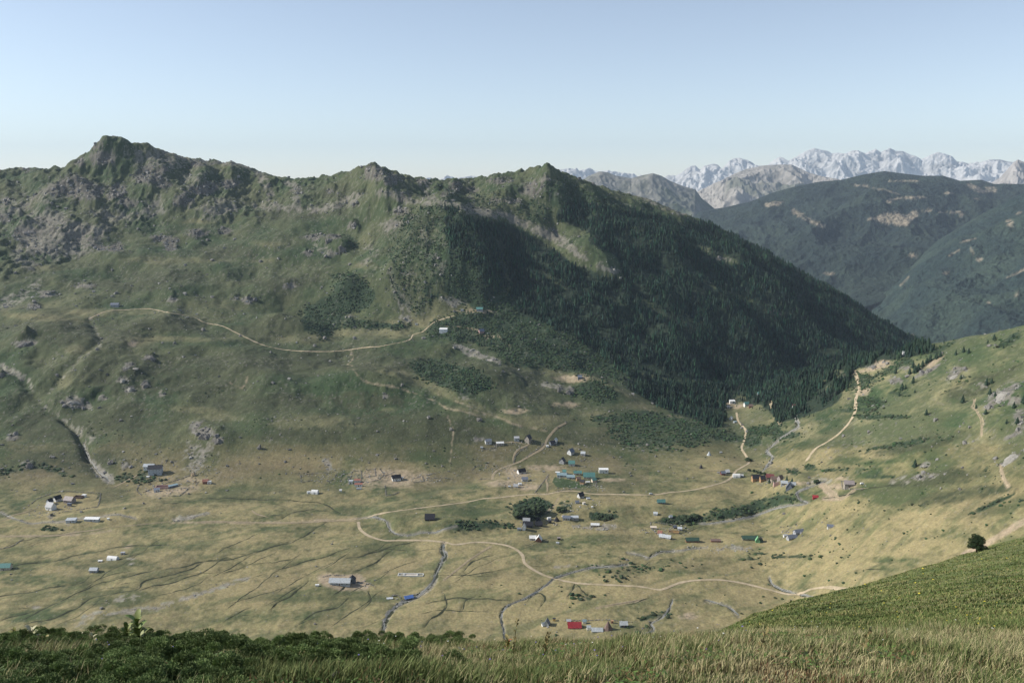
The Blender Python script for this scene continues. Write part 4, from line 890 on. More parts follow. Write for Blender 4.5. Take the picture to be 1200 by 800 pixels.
# ------------------------------------------------------------------ buildings
CW = {'white': (.74, .74, .72), 'pale': (.60, .61, .60), 'grey': (.36, .37, .38), 'stone': (.34, .31, .27), 'dark': (.035, .035, .042), 'black': (.02, .02, .024), 'brown': (.17, .12, .10), 'wood': (.30, .20, .12), 'orange': (.40, .25, .14), 'red': (.34, .04, .05),
      'rust': (.27, .125, .09), 'teal': (.10, .23, .21), 'green': (.05, .095, .07), 'lime': (.19, .40, .21), 'blue': (.09, .17, .42), 'skyblue': (.25, .34, .37), 'slate': (.16, .18, .22), 'silver': (.44, .47, .49), 'pink': (.45, .30, .27), 'beige': (.60, .52, .42), 'greybrown': (.30, .26, .25), 'darkred': (.16, .05, .05), 'yellow': (.60, .42, .16)}
_mc = {}
def hm(kind, c):
    k = (kind, c)
    if k not in _mc:
        n = {'wall': 'wall', 'roof': 'roof', 'cloth': 'tent_cloth', 'door': 'door_board', 'glass': 'window_glass'}[kind]
        r = {'wall': .9, 'roof': .55, 'cloth': .6, 'door': .8, 'glass': .2}[kind]
        _mc[k] = mat(c + '_' + n, CW[c], r, {'wall': .26, 'roof': .34}.get(kind, .06), {'wall': 1.2, 'roof': 1.1}.get(kind, .8))
    return _mc[k]
def pd(name, vs, fs, m, parent, smooth=False):
    me = bpy.data.meshes.new(name); me.from_pydata([tuple(v) for v in vs], [], [tuple(f) for f in fs]); me.materials.append(m)
    if smooth: me.polygons.foreach_set('use_smooth', [True] * len(me.polygons))
    me.update()
    return link(name, me, parent)
def boxv(x0, x1, y0, y1, z0, z1):
    return [(x, y, z_) for x in (x0, x1) for y in (y0, y1) for z_ in (z0, z1)]
BF = [(0, 1, 3, 2), (4, 6, 7, 5), (0, 4, 5, 1), (2, 3, 7, 6), (0, 2, 6, 4), (1, 5, 7, 3)]
def box_part(name, b, m, parent): return pd(name, boxv(*b), BF, m, parent)
def slab(a, b, c, d, t):
    """thick panel through four corners, thickness straight down"""
    v = [a, b, c, d] + [(p[0], p[1], p[2] - t) for p in (a, b, c, d)]
    return v, [(0, 1, 2, 3), (7, 6, 5, 4), (0, 4, 5, 1), (1, 5, 6, 2), (2, 6, 7, 3), (3, 7, 4, 0)]
def joinv(parts):
    V, F = [], []
    for v, f in parts:
        o = len(V); V += list(v); F += [tuple(i + o for i in q) for q in f]
    return V, F
def building(px, py, kind, w, d, h, rise, rot, wc, rc, label, cat, name, extra=''):
    p = hit(px, py)
    s = math.hypot(p[0], p[1]) / 1040.0 * 1.02
    w, d, h, rise = w * s, d * s, h * s, rise * s
    x, y = p[0], p[1] + d * .5
    gz = min(ground_z(x + a * w * .4, y + b * d * .4) for a in (-1, 0, 1) for b in (-1, 0, 1))
    gz = .2 * gz + .5 * ground_z(x, y) + .3 * max(ground_z(x + a * w * .4, y + b * d * .4) for a in (-1, 0, 1) for b in (-1, 0, 1))
    root = bpy.data.objects.new(name, None); COL.objects.link(root); root.location = (x, y, gz); root.rotation_euler = (0, 0, R(rot)); root.empty_display_size = 1
    tag(root, label, cat)
    W, D = w / 2, d / 2; f = -3.0
    if kind in 'GAL':                                  # gabled house / steep hut
        v = [(-W, -D, f), (W, -D, f), (W, D, f), (-W, D, f), (-W, -D, h), (W, -D, h), (W, D, h), (-W, D, h), (-W, 0, h + rise), (W, 0, h + rise)]
        fs = [(0, 1, 5, 4), (2, 3, 7, 6), (1, 2, 6, 9, 5), (3, 0, 4, 8, 7), (0, 3, 2, 1), (4, 5, 9, 8), (6, 7, 8, 9)]
        pd('wall', v, fs, hm('wall', wc), root)
        o = .3 + .03 * w; k = rise / max(D, .1); t = .16
        ez = h - o * k
        r1 = slab((-W - o, -D - o, ez + t), (W + o, -D - o, ez + t), (W + o, 0, h + rise + t), (-W - o, 0, h + rise + t), .12)
        r2 = slab((W + o, D + o, ez + t), (-W - o, D + o, ez + t), (-W - o, .02, h + rise + t), (W + o, .02, h + rise + t), .12)
        rf = pd('roof', *joinv([r1, r2]), hm('roof', rc), root)
        if 'c' in extra: box_part('chimney', (W * .4, W * .4 + .6, -.3, .3, h + rise * .6, h + rise + .9), hm('wall', 'stone'), rf)
        if w > 5.5 or d > 6:
            dh = min(2.0, h * .85)
            if dh > 1.0:
                dr = box_part('door', (-.5, .45, -D - .06, -D + .02, -.3, dh), hm('door', 'brown'), root)
                n = 2 if w < 9 else 4
                for i in range(n):
                    cx = -W + w * (i + .5) / n
                    if abs(cx) < 1.0: continue
                    for lv in ([h * .5] if '2' not in extra else [h * .28, h * .72]):
                        wd = box_part('window', (cx - .45, cx + .45, -D - .05, -D + .02, lv - .4, lv + .45), hm('door', 'dark'), root)
                        if '2' in extra: box_part('pane', (cx - .36, cx + .36, -D - .07, -D - .052, lv - .3, lv + .35), hm('glass', 'slate'), wd)
                sg = 1 if 'L' in extra else -1
                wd = box_part('window', (sg * W - .05, sg * W + .05, -.45, .45, h * .5 - .35, h * .5 + .5), hm('door', 'dark'), root)
    elif kind == 'T':                                  # barrel tent
        n = 9; V, F = [], []
        for xx_ in (-W, -W * .33, W * .33, W):
            for i in range(n):
                a = math.pi * i / (n - 1); V.append((xx_, -math.cos(a) * D, f * .3 + (h - f * .3) * math.sin(a) ** .8 if 0 < i < n - 1 else f * .3))
        for k in range(3):
            for i in range(n - 1): F.append((k * n + i, (k + 1) * n + i, (k + 1) * n + i + 1, k * n + i + 1))
        pd('canopy', V, F, hm('cloth', wc), root)
        for sx in (-1, 1):
            E = [(sx * (W - .02), q[1], q[2]) for q in V[:n]]
            pd('end_wall', E, [tuple(range(n)) if sx < 0 else tuple(range(n))[::-1]], hm('cloth', rc), root)
        box_part('door', (-.55, .5, -D * .98 - .06, -D * .9, 0, h * .55), hm('door', 'grey'), root)
    elif kind in 'BM':                                 # box hut with a flat or single-pitch roof
        hb_ = h + (rise if kind == 'M' else 0)
        v = [(-W, -D, f), (W, -D, f), (W, D, f), (-W, D, f), (-W, -D, h), (W, -D, h), (W, D, hb_), (-W, D, hb_)]
        pd('wall', v, [(0, 1, 5, 4), (2, 3, 7, 6), (1, 2, 6, 5), (3, 0, 4, 7), (0, 3, 2, 1), (4, 5, 6, 7)], hm('wall', wc), root)
        o = .3
        k = (hb_ - h) / d
        r1 = slab((-W - o, -D - o, h - o * k + .15), (W + o, -D - o, h - o * k + .15), (W + o, D + o, hb_ + o * k + .15), (-W - o, D + o, hb_ + o * k + .15), .12)
        pd('roof', *r1, hm('roof', rc), root)
        if w > 3.5: box_part('door', (-.5, .4, -D - .06, -D + .02, -.3, min(1.9, h * .85)), hm('door', 'brown'), root)
        if w > 6: box_part('window', (W * .45, W * .45 + .9, -D - .05, -D + .02, h * .4, h * .8), hm('door', 'dark'), root)
    elif kind == 'C':                                  # pyramid tent
        n = 8; V = [(math.cos(i * 2 * math.pi / n) * W, math.sin(i * 2 * math.pi / n) * D, -.3) for i in range(n)] + [(math.cos(i * 2 * math.pi / n) * .15, math.sin(i * 2 * math.pi / n) * .15, h) for i in range(n)]
        F = [(i, (i + 1) % n, n + (i + 1) % n, n + i) for i in range(n)] + [tuple(range(n, 2 * n))]
        pd('canopy', V, F, hm('cloth', wc), root)
        pd('entrance', [(-W * .22, -D * .80 - .05, -.2), (W * .22, -D * .80 - .05, -.2), (0, -D * .38 - .05, h * .52)], [(0, 1, 2)], hm('door', rc), root)
    elif kind == 'R':                                  # roofless walls
        t = .45; ps = []
        for (a, b, c, e, hh) in [(-W, W, -D, -D + t, h), (-W, W, D - t, D, h * 1.1), (-W, -W + t, -D + t + .003, D - t - .003, h * 1.05), (W - t, W, -D + t + .003, D - t - .003, h * .8)]:
            q = boxv(a, b, c, e, f, hh); ps.append((q, BF))
        if w > 3 * d: ps.append((boxv(W * .5, W * .5 + t, -D + t + .003, D - t - .003, f, h * .9), BF)); ps.append((boxv(-W * .55, -W * .55 + t, -D + t + .003, D - t - .003, f, h * .9), BF))
        pd('wall', *joinv(ps), hm('wall', wc), root)
        pd('floor_slab', boxv(-W + t + .01, W - t - .01, -D + t + .01, D - t - .01, f, .12), BF, hm('wall', rc), root)
    return root
# px | py | kind | width depth height rise (photo px at that distance) | turn | wall roof | extra | name | category | label
HOUSES = """
58|598|G|8 7 4 4|-20|white grey||cabin|cabin|small white cabin with steep grey roof, nearest the stream among the leftmost farm huts
57|591|G|5 5 3 3|70|white black||hut|hut|small black roofed hut with white gable directly behind the grey roofed white cabin
66|587.5|G|7 5 3 3|60|white black||hut|hut|black roofed hut with white gable between the white cabins and the long brown roof
80|590|G|10 7 4 3|-15|greybrown greybrown||farmhouse|house|low house with broad grey brown roof inside the fenced yellow meadow at left
81|593|B|4 2 3 0|-10|slate slate||shed|shed|dark slate lean-to against the front of the broad grey brown roofed house
91|584|R|9 5 2 0|-8|brown greybrown||ruined_hut|ruin|roofless brown stone ruin behind the broad grey brown roofed house
98|582.5|B|4 3 2.5 0|-6|white white||hut|hut|tiny bright white box hut at the right end of the fenced yellow meadow
82.5|612.5|M|10 5 3 1|4|silver silver||shed|shed|shorter of the two pale metal sheds beside the left stream
107|611|M|16 4 2.5 1|-3|silver white||shed|shed|longer of the two pale metal sheds beside the left stream
126.5|609|B|2 2 1.5 0|0|white white||crate|crate|tiny white box on the grass right of the long pale metal shed
131|656.5|T|12 6 4 0|-12|white pale||tunnel_tent|tent|long white barrel tent alone in the lower left pasture
143.5|650|B|4 3 2.5 0|0|grey grey||hut|hut|tiny grey hut just behind the white barrel tent
117|658.5|B|4 2.5 1.5 0|5|pale white||trailer|trailer|small pale box trailer left of the white barrel tent
109|671|G|8 6 3 2|0|grey silver||hut|hut|grey hut with pale roof standing alone below the white barrel tent
4|668|G|12 7 3.5 3|4|beige teal||barn|barn|teal roofed barn cut by the left edge of the picture
181|557|G|14 8 7 3|8|silver dark|2c|house|house|tall two storey grey house with dark roof above the walled yards
174|551|G|11 6 4 2|0|pale silver||shed|shed|low shed with pale grey roof behind the tall two storey grey house
173|559.5|B|3 2 1 0|0|white white||crate|crate|tiny white box on the grass in front of the tall grey house
189|573|R|14 7 2.2 0|6|pink rust||ruined_house|ruin|roofless pink walled ruin in the yard below the tall grey house
183|576.5|M|6 4 2.5 1|20|pale slate||shed|shed|dark roofed shed with pale wall at the left front of the pink ruin
202.5|571|M|10 3 2 .6|42|slate skyblue||shed|shed|narrow blue grey metal shed set slantwise beside the green garden plot
240.5|567|G|6 4 3 2|5|rust rust||hut|hut|rusty red hut below the boulder field right of the walled gardens
245|567|B|4 3 3 0|0|white white||hut|hut|small white box hut joined to the rusty red hut
368.5|579|T|8 6 4.5 0|-8|white pale||tent|tent|larger white tent of the pair left of the long stone pens
361.5|578.5|T|4 4 3 0|20|white white||tent|tent|smaller white tent of the pair left of the long stone pens
399|576|B|2.6 2.5 2.2 0|0|white white||hut|hut|single tiny white hut between the white tent pair and the rusty roofed cluster
418.5|566|M|7 4 3 1|2|pale rust||hut|hut|hut with rusty red roof topmost in the cluster below the walled pen
411|567|B|4.5 4 3.5 0|0|pale silver||hut|hut|pale grey box hut at the left of the rusty roofed cluster
420|570|M|9 3 2.5 1|4|white rust||hut|hut|low white hut with red and white roof in the middle of the rusty roofed cluster
420.5|573.5|T|6 3 2.2 0|6|grey dark||hut|shelter|grey rounded shelter at the foot of the rusty roofed cluster
464|563.5|G|10 6 3.5 3|18|white black||cottage|cottage|white cottage with long black roof among the pens left of the dry slope
470.5|561.5|B|4 2.5 2 0|0|white white||hut|hut|tiny white shed at the right end of the black roofed cottage
503.5|610|G|11 8 2.2 5|1|dark dark||cabin|cabin|cabin whose large plain black roof faces the viewer alone above the stream
398|686|G|24 8 4.5 3.5|-2|silver silver|L|barn|barn|long silver metal barn on bare earth in the lower pasture
412|684|G|5 8 5 3.5|84|slate dark||barn|barn|dark gabled end building joined to the right of the silver barn
371.5|687|B|4 2 2 0|0|pale white||trough|trough|small pale trough left of the silver barn
481|675.5|R|31 6.5 1.6 0|-2|white beige||foundation|foundation|long narrow pale roofless foundation lying alone in the lower pasture
478.5|703|G|10 7 2.5 2|22|slate blue||shed|shed|shed with bright blue roof beside the lower stream
456.5|702|B|7 4 .8 0|10|pale silver||shed|shed|flat pale sheet covered shed left of the blue roofed shed
572|520.5|G|7 5 3 2|15|pale slate||cottage|cottage|blue grey roofed cottage at the left end of the upper stone hamlet
564.5|525.5|B|3 2 1.5 0|0|silver silver||hut|hut|tiny pale hut below the leftmost cottage of the upper hamlet
586|522|M|9 4 2 .8|8|stone pale||cottage|cottage|low stone house with pale roof second from the left in the upper hamlet
605.5|517|M|6 4 3 1|4|silver grey||cottage|cottage|small silver roofed house at the middle of the upper hamlet row
619|519|G|7 6 4 4|60|stone dark||cottage|cottage|stone gabled cottage with dark steep roof beside the upper hamlet fork
651|519.5|G|5 4 3 2.5|70|pale pale||cottage|cottage|pale pointed hut right of the rising track in the upper hamlet
647|521.5|G|6 4 2.5 2|30|slate dark||cottage|cottage|dark roofed hut at the right bank of the rising track
641.5|524|B|3 2.5 1.5 0|5|pale white||hut|hut|low pale hut touching the right bank of the rising track
669|533|G|7 6 3 3.5|50|pale slate||cottage|cottage|slate roofed white hut on the slope above the teal roofed cottage
683.5|534|G|5 4 2.5 2|-15|grey silver||cottage|cottage|small hut with pale blue roof at the end of the little curved path
659|543.5|G|6 6 3 3.5|65|grey dark||cottage|cottage|dark pointed hut left of the teal roofed cottage
670|546|G|7 5 3 3|-4|pale teal||cottage|cottage|cottage with bright teal roof standing above the big teal roofed lodge
611|555|G|9 6 3 3|25|white black||cottage|cottage|black roofed cottage with white gable left of the walled green field
615|564|G|7 5 3 2|5|pale slate||cottage|cottage|slate roofed house in the rubble below the black roofed cottage
609.5|568.5|T|4 4 2.6 0|10|white white||tent|tent|small white dome tent in the rubble below the slate roofed house
604.5|571|G|5 4 2 2|-10|pale grey||hut|hut|grey roofed hut left of the white dome tent above the dirt road
597|571.5|B|2.5 2.5 2 0|0|grey silver||hut|hut|tiny grey hut farthest left beside the dirt road
653.5|554|B|5 3 1 0|-3|white white||shed|shed|flat white slab roofed shed at the back left of the lodge
658.5|559|G|11 4 3 2|-6|silver skyblue||lodge_wing|lodge|pale blue roofed lodge wing at the left behind the lawn
661.5|555.5|G|4 4 3.5 2|-6|silver teal||lodge|lodge|small teal blue tower roof behind the left lodge wing
669|561|G|9 4 2.5 2|-8|silver skyblue||lodge_wing|lodge|second pale blue roofed wing between the left wing and the orange cabin
677|556.5|G|9 4 3 2|0|beige teal||lodge|lodge|long teal roofed house at the upper middle of the lodge group
690.5|561|G|13 6 3 4|-2|beige teal||lodge|lodge|largest dark teal roofed lodge house at the right of the group
696|565|G|5 4 3 2|20|beige teal||hut|hut|small teal roofed hut at the right front of the lodge group
678|563.5|G|5 4 3 2|10|orange brown||cabin|cabin|orange walled cabin in the middle of the lodge group
682.5|567.5|G|5 4 3.5 2|-20|orange dark||cabin|cabin|orange walled cabin with dark roof lowest in the lodge group
689|566|B|5 3 1.5 0|5|beige pale||terrace|terrace|pale paved terrace between the big teal lodge and the lowest orange cabin
707.5|554.5|M|11 5 4.5 .6|-1|white white||marquee|tent|large bright white marquee standing alone right of the lodge group
680.5|583.5|G|7 5 3 3.5|35|pale dark||hut|hut|dark roofed hut with stone gable just below the road in front of the lodge
676.5|590|G|4 3 2 1.6|5|grey slate||hut|hut|small slate hut below the dark roofed stone gabled hut
689.5|585|B|4 2.5 1.6 0|8|pale silver||hut|hut|flat pale hut right of the dark roofed stone gabled hut
684.5|591|B|3 2.5 2.4 0|20|pale beige||hut|hut|small beige block hut lowest beside the slope of stones
694|595|B|2 2 1.2 0|0|pale white||hut|hut|tiny whitish hut low on the dry slope below the lodge
775|590|G|9 4 2.2 2.6|1|slate teal||shed|shed|teal roofed shed alone on the dry slope right of centre
768.5|604|G|4.5 4 2 1.6|-15|silver silver||hut|hut|small pale grey hut left of two above the dark bushes
786|607.5|G|3.6 3 2 1.6|20|grey silver||hut|hut|small grey hut right of two above the dark bushes
617|612.5|G|8 4 3 2.5|-6|grey grey||farmhouse|house|grey roofed house touching the foot of the big dark bush
618.5|617.5|G|11.5 6 1.6 3.6|1|dark dark||barn|barn|long low barn with plain dark brown roof below the big dark bush
631.5|616.5|G|8 5 1.6 3.2|2|dark dark||barn|barn|shorter dark roofed barn next right of the long low barn
614|621|G|5 4 3.4 4.5|80|white white||hut|hut|steep white gabled hut in front of the long dark roofed barn
608.5|621.5|M|4.5 3 2 .4|0|skyblue slate||hut|hut|tiny blue grey hut left of the steep white hut
631|611.5|C|8 7 5.5 0|0|black dark||teepee|tent|black cone tent close to the right side of the big dark bush
652.5|611.5|C|8 6 5.5 0|0|black dark||teepee|tent|black cone tent standing free right of the small white tent
643.5|609.5|T|4.5 4 3.2 0|15|white white||tent|tent|small white tent between the two black cone tents
644.5|613|B|3 3 2.5 0|10|dark dark||hut|hut|small dark hut below the small white tent
664|609.5|G|9 5 2.5 2|-5|grey slate||house|house|slate roofed house below the red and white umbrella
673.5|609.5|M|9 4 2.2 1.2|6|grey silver||house|house|pale roofed low house next right of the slate roofed house
624.5|633|G|8 5 3 2.4|0|pale white||hut|hut|white roofed hut, left half of the lone pair above the bend of the road
631.5|635|G|7 7 2.6 4.4|82|rust white||hut|hut|white steep roofed hut with rusty gable, right half of the lone pair
655|632.5|B|3.4 3 2.5 0|8|dark greybrown||hut|hut|tiny dark hut right of the lone white roofed pair
653.5|637|B|3.4 2.4 1.4 0|-8|pale silver||hut|hut|tiny pale hut just below the tiny dark hut
697.5|617.5|M|10 4 2.4 1|-6|stone pale||house|house|low stone house with pale roof on the bank above white gravel
780|631|G|13 5 2 2.4|-24|pale silver||barn|barn|long barn with rusty and silver roof among the stone yards
774|627|G|5 5 2.2 2.6|-24|pale rust||hut|hut|rusty red roofed hut joined to the left end of the silver roofed barn
766|619.5|M|7 3 1.6 .8|-8|stone beige||house|house|low beige roofed stone house at the back of the stone yards
790|624.5|R|12 5 1.4 0|-14|wood yellow||stone_pen|pen|yellow floored roofless pen behind the silver roofed barn
797|621.5|M|5 4 2 .8|-10|grey silver||hut|hut|small silver roofed hut at the right end of the yellow floored pen
791|619|G|3.6 3 2 1.6|20|dark slate||hut|hut|tiny dark slate hut behind the yellow floored pen
811.5|635|G|15 5 2.4 2.6|2|rust green||barn|barn|long dark green roofed barn with rusty front wall
839|635|M|11 4 1.8 .8|-3|rust brown||barn|barn|low brown roofed barn right of the dark green roofed barn
879|633|G|17 5 2.4 2.4|-2|stone green||barn|barn|long green roofed barn with a white rail behind it
888.5|636|G|4.5 5 2.4 4.4|78|lime lime||hut|hut|small bright lime green hut at the end of the green roofed barn
892|636|G|4 5 2.4 3.6|78|green dark||hut|hut|dark green hut leaning on the bright lime green hut
929|631.5|G|11 6 1.8 2.6|12|grey slate||house|house|lower slate roofed house of the two near the grey boulders
936.5|625.5|G|10 6 1.8 2.6|14|grey slate||house|house|upper slate roofed house of the two near the grey boulders
921|629|B|5 3 2 0|10|pale grey||hut|hut|small pale hut at the left of the two slate roofed houses
973.5|618.5|G|6 4 2 2|-12|pale slate||hut|hut|solitary slate and white hut on the dry right hillside
863.5|560|T|8 5 4.5 0|-4|white pale||tent|tent|bright white marquee beside the road at the village entrance
869.5|558.5|T|4 3 2.6 0|0|white white||tent|tent|small white tent joined to the marquee at the village entrance
847.5|556.5|G|5 4 2.4 2|10|darkred slate||hut|hut|dark red hut left of the road before the village entrance
852.5|555|G|4.5 4 2.4 2.4|15|slate white||hut|hut|white roofed hut beside the dark red hut
886.5|564|G|9 6 4 3.4|4|orange dark|2|chalet|chalet|larger orange timber chalet with dark roof
894|564.5|G|5.5 5 4 3.2|4|orange dark|2|chalet|chalet|narrower orange timber chalet right of the larger orange one
903|561.5|G|8 5 3 3|-20|brown darkred||house|house|dark red roofed house behind the cypress in the village
908.5|564|G|8 5 3 2.6|-8|beige brown||house|house|beige walled house with brown roof below the dark red roof
915|562.5|G|5 5 3 3|30|greybrown brown||house|house|brown roofed house at the upper right of the village
912.5|568|R|10 5 1.6 0|-6|pink beige||stone_yard|yard|pink walled yard below the beige house
919.5|568|G|7 4 2.4 2.2|-12|grey silver||house|house|silver roofed house right of the pink walled yard
926|573.5|G|6 7 2.4 6|70|slate slate||cabin|cabin|steep dark A-shaped cabin at the lower tip of the village
929.5|570|G|6 4 2.6 2.4|-6|pale silver||house|house|pale roofed house just behind the steep dark cabin
904|564.8|B|3.5 2.5 1.5 0|0|stone beige||hut|hut|little beige hut between the cypress and the beige walled house
996|571|G|10 7 4 3|-10|stone greybrown|c|house|house|stone house with grey brown roof inside the dark fenced yard at the far right
956|584|G|5.5 3.5 1.6 1.8|-10|red red||shed|shed|tiny red roofed shed alone below the right gravel bank
679.5|444.5|G|4.5 4 2 2|0|slate slate||hut|hut|small slate hut on the tan clearing below the forest
831.5|534|C|6 5 5 0|0|silver grey||tent|tent|pale pointed tent at the edge of the green heath, upper of two
822|549|C|5 5 4.6 0|0|dark grey||tent|tent|dark pointed tent at the edge of the green heath, lower of two
845|531|B|2.4 2 1.4 0|0|grey grey||hut|hut|tiny grey hut by the dark bushes right of the pale pointed tent
858.5|473|M|6 4 3 .6|0|white white||marquee|tent|bright white box tent in the glade at the forest edge
847|475|G|5 4 2.4 2|12|rust slate||hut|hut|rusty walled hut left of the white box tent in the glade
853.5|478|B|4 3 1.8 0|5|pale grey||hut|hut|pale low hut below the white box tent in the glade
875|476|G|5 4 2.4 2.4|10|white teal||hut|hut|white hut with teal roof right in the glade
880|477.5|G|4 3 2 1.8|-10|rust brown||hut|hut|brown hut touching the white teal roofed hut in the glade
857|492|G|4 3.5 2 2|60|pale white||hut|hut|white hut below the glade, upper of two at the scrub edge
862|495.5|B|3.4 2.6 1.6 0|10|silver skyblue||hut|hut|pale blue hut below the glade, lower of two at the scrub edge
932|479.5|G|5 4 2.6 3|-6|white darkred||house|house|white house with dark red roof half hidden in the forest
890|463|G|4 3 1.8 2|0|grey teal||hut|hut|teal roofed hut inside the forest
134|360|G|8 4 2 1.6|2|grey slate||hut|hut|grey hut alone at the left end of the high plateau road
519.5|390.5|M|9 5 4 1|-6|white white||marquee|tent|bright white hut beside the high plateau road
564|391|G|6 4 2.4 2.4|30|pink slate||hut|hut|slate roofed hut on bare pinkish earth above the plateau
572|392|B|2.5 2 1.2 0|0|stone grey||hut|hut|tiny stone hut right of the slate roofed hut on pinkish earth
562|365|G|7 4 2 1.8|-3|grey teal||hut|hut|teal roofed hut at the top of the forest clearing
541.5|365|B|3 2.5 1.5 0|0|pale grey||hut|hut|tiny pale hut left of the teal roofed hut in the top clearing
488|381|B|2.4 2 1.2 0|0|pale grey||hut|hut|tiny pale hut in the yellow meadow behind the plateau road
641|733|G|7 6 2.4 5.5|75|silver slate||cabin|cabin|steep blue grey cabin at the left of the nearest farm
637|734|G|4 4 2.4 2.6|20|white silver||hut|hut|small pale hut touching the steep blue grey cabin
649.5|727.5|B|3 2.5 3 0|0|yellow dark||hut|hut|narrow yellow hut behind the steep blue grey cabin
673.5|736.5|G|15.5 8 2 5|1|grey red||farmhouse|house|house with large plain red roof in the nearest farm
666.5|729|G|4.5 3 2 1.6|0|pale silver||hut|hut|small pale roofed hut behind the left corner of the red roof
685|730.5|G|4 3 3 2|0|white skyblue||hut|hut|small pale hut behind the right corner of the red roof
690|738|G|4.5 4 3.5 2|4|white silver||hut|hut|tall narrow pale hut between red roof and silver roof
700|740.5|G|13 6 1.6 3|-2|pale silver||house|house|long silver sheet roofed house in the nearest farm
713|739.5|C|13 11 11 0|0|brown dark||teepee|tent|large dark brown pyramid tent in the nearest farm
717.5|730|B|2.6 2.4 3 0|0|rust orange||hut|hut|tiny orange hut behind the dark brown pyramid tent
731|735|G|9 6 4 3|2|slate silver||house|house|dark walled house with pale roof at the right end of the nearest farm
1060|416|G|3.6 3 2 2|0|white pale||chapel|hut|tiny white hut on top of the knoll at the valley mouth
"""
for ln in HOUSES.strip().splitlines():
    q = ln.split('|')
    w, d, h, rise = [float(v) for v in q[3].split()]
    wc, rc = q[5].split()
    k = q[2]
    building(float(q[0]), float(q[1]), k, w, d, h, rise, float(q[4]), wc, rc, q[9], q[8], q[7], q[6])
# ------------------------------------------------------------------ woods, scrub and stones of the valley
def land_points(n, x0, x1, y0, y1):
    x = rng.uniform(x0, x1, n).astype(np.float32); y = rng.uniform(y0, y1, n).astype(np.float32)
    z_ = ground_z_np(x, y)
    px, py = world_px(x, y, z_)
    return x, y, z_, px, py

def visible(x, y, z_, lift=4.0):
    """rough line-of-sight test over the land"""
    t = np.arctan2(x, y); j = np.clip(((t - th0) / (th1 - th0) * (nth - 1)), 0, nth - 1).astype(int)
    r = np.hypot(x, y)
    slope = Z_VALLEY / r_grid[:, None]
    run = np.maximum.accumulate(slope, axis=0)
    k = np.clip(np.searchsorted(r_grid, r - 12) - 1, 0, len(r_grid) - 1)
    return (z_ + lift - CZ) / r > run[k, j]

def cone_tree(nt, ns, seed, wide=.26):
    """unit-height spruce: jagged tiers around a leader"""
    g = np.random.default_rng(seed); V, F = [], []
    for k in range(nt):
        a = k / nt; zb_ = .06 + .86 * a; zt = min(1.0, zb_ + 1.55 / nt + .05)
        rad = wide * (1 - a) ** .85 + .02
        o = len(V); V.append((g.normal(0, .006), g.normal(0, .006), zt))
        ph = g.uniform(0, 6.28)
        for i in range(ns):
            an = ph + 2 * math.pi * i / ns
            rr = rad * (1.0 if i % 2 else .62) * g.uniform(.8, 1.2)
            V.append((math.cos(an) * rr, math.sin(an) * rr, zb_ - (.03 if i % 2 else -.01) + g.uniform(-.015, .015)))
        for i in range(ns): F.append((o, o + 1 + i, o + 1 + (i + 1) % ns))
    return np.array(V, np.float32), np.array(F)

def bush_shape(seed, n=18, flat=.55):
    bm = bmesh.new(); bmesh.ops.create_icosphere(bm, subdivisions=1, radius=1)
    g = np.random.default_rng(seed)
    V = np.array([v.co[:] for v in bm.verts]); V *= g.uniform(.7, 1.25, (len(V), 1)); V[:, 2] = V[:, 2] * flat + .2
    F = np.array([[v.index for v in f.verts] for f in bm.faces]); bm.free()
    return V.astype(np.float32), F

def rock_shape(seed, flat=.7, sub=False):
    g = np.random.default_rng(seed)
    V = np.array([(x, y, z_) for x in (-1, 1) for y in (-1, 1) for z_ in (-1, 1)], float) * .62
    V += g.uniform(-.3, .3, V.shape); V[:, 2] *= flat
    return V.astype(np.float32), np.array(BF)

def scatter_mesh(name, shapes, x, y, z_, s, sz, m, tint=None, tilt=0.0, mi=None):
    VS, FS, CS, off = [], [], [], 0
    n = len(x); pick = rng.integers(0, len(shapes), n)
    for q, (V, F) in enumerate(shapes):
        i = np.where(pick == q)[0]
        if len(i) == 0: continue
        a = rng.uniform(0, 6.283, len(i)); ca, sa = np.cos(a), np.sin(a)
        X = V[None, :, 0] * s[i, None]; Y = V[None, :, 1] * s[i, None] * rng.uniform(.7, 1.1, (len(i), 1)); Zl = V[None, :, 2] * sz[i, None]
        wx_ = X * ca[:, None] - Y * sa[:, None] + x[i, None] + tilt * Zl * rng.normal(0, 1, (len(i), 1)); wy_ = X * sa[:, None] + Y * ca[:, None] + y[i, None]
        P = np.stack([wx_, wy_, Zl + z_[i, None]], -1).reshape(-1, 3)
        nv = V.shape[0]
        FS.append((F[None] + (np.arange(len(i)) * nv)[:, None, None] + off).reshape(-1, F.shape[1])); VS.append(P); off += len(P)
        if tint is not None: CS.append(np.repeat(tint[i], nv, axis=0))
    me = np_mesh(name, np.concatenate(VS), np.concatenate(FS), m)
    if tint is not None: set_col(me, np.concatenate(CS))
    return me

M_CONIFER = mat('conifer_needles', attr='surface', rough=.9, layers=[(.9, .3)])
M_BARK = mat('conifer_bark', (.09, .065, .045), .95, .2, 3)
M_SCRUB = mat('dwarf_pine_scrub', attr='surface', rough=.9, layers=[(1.2, .3)])
M_ROCKS = mat('weathered_rock', attr='surface', rough=.95, layers=[(.7, .25), (2.2, .15)])
spruces = [cone_tree(5, 7, 900 + i, w) for i, w in enumerate((.17, .20, .23, .19, .26, .21))]

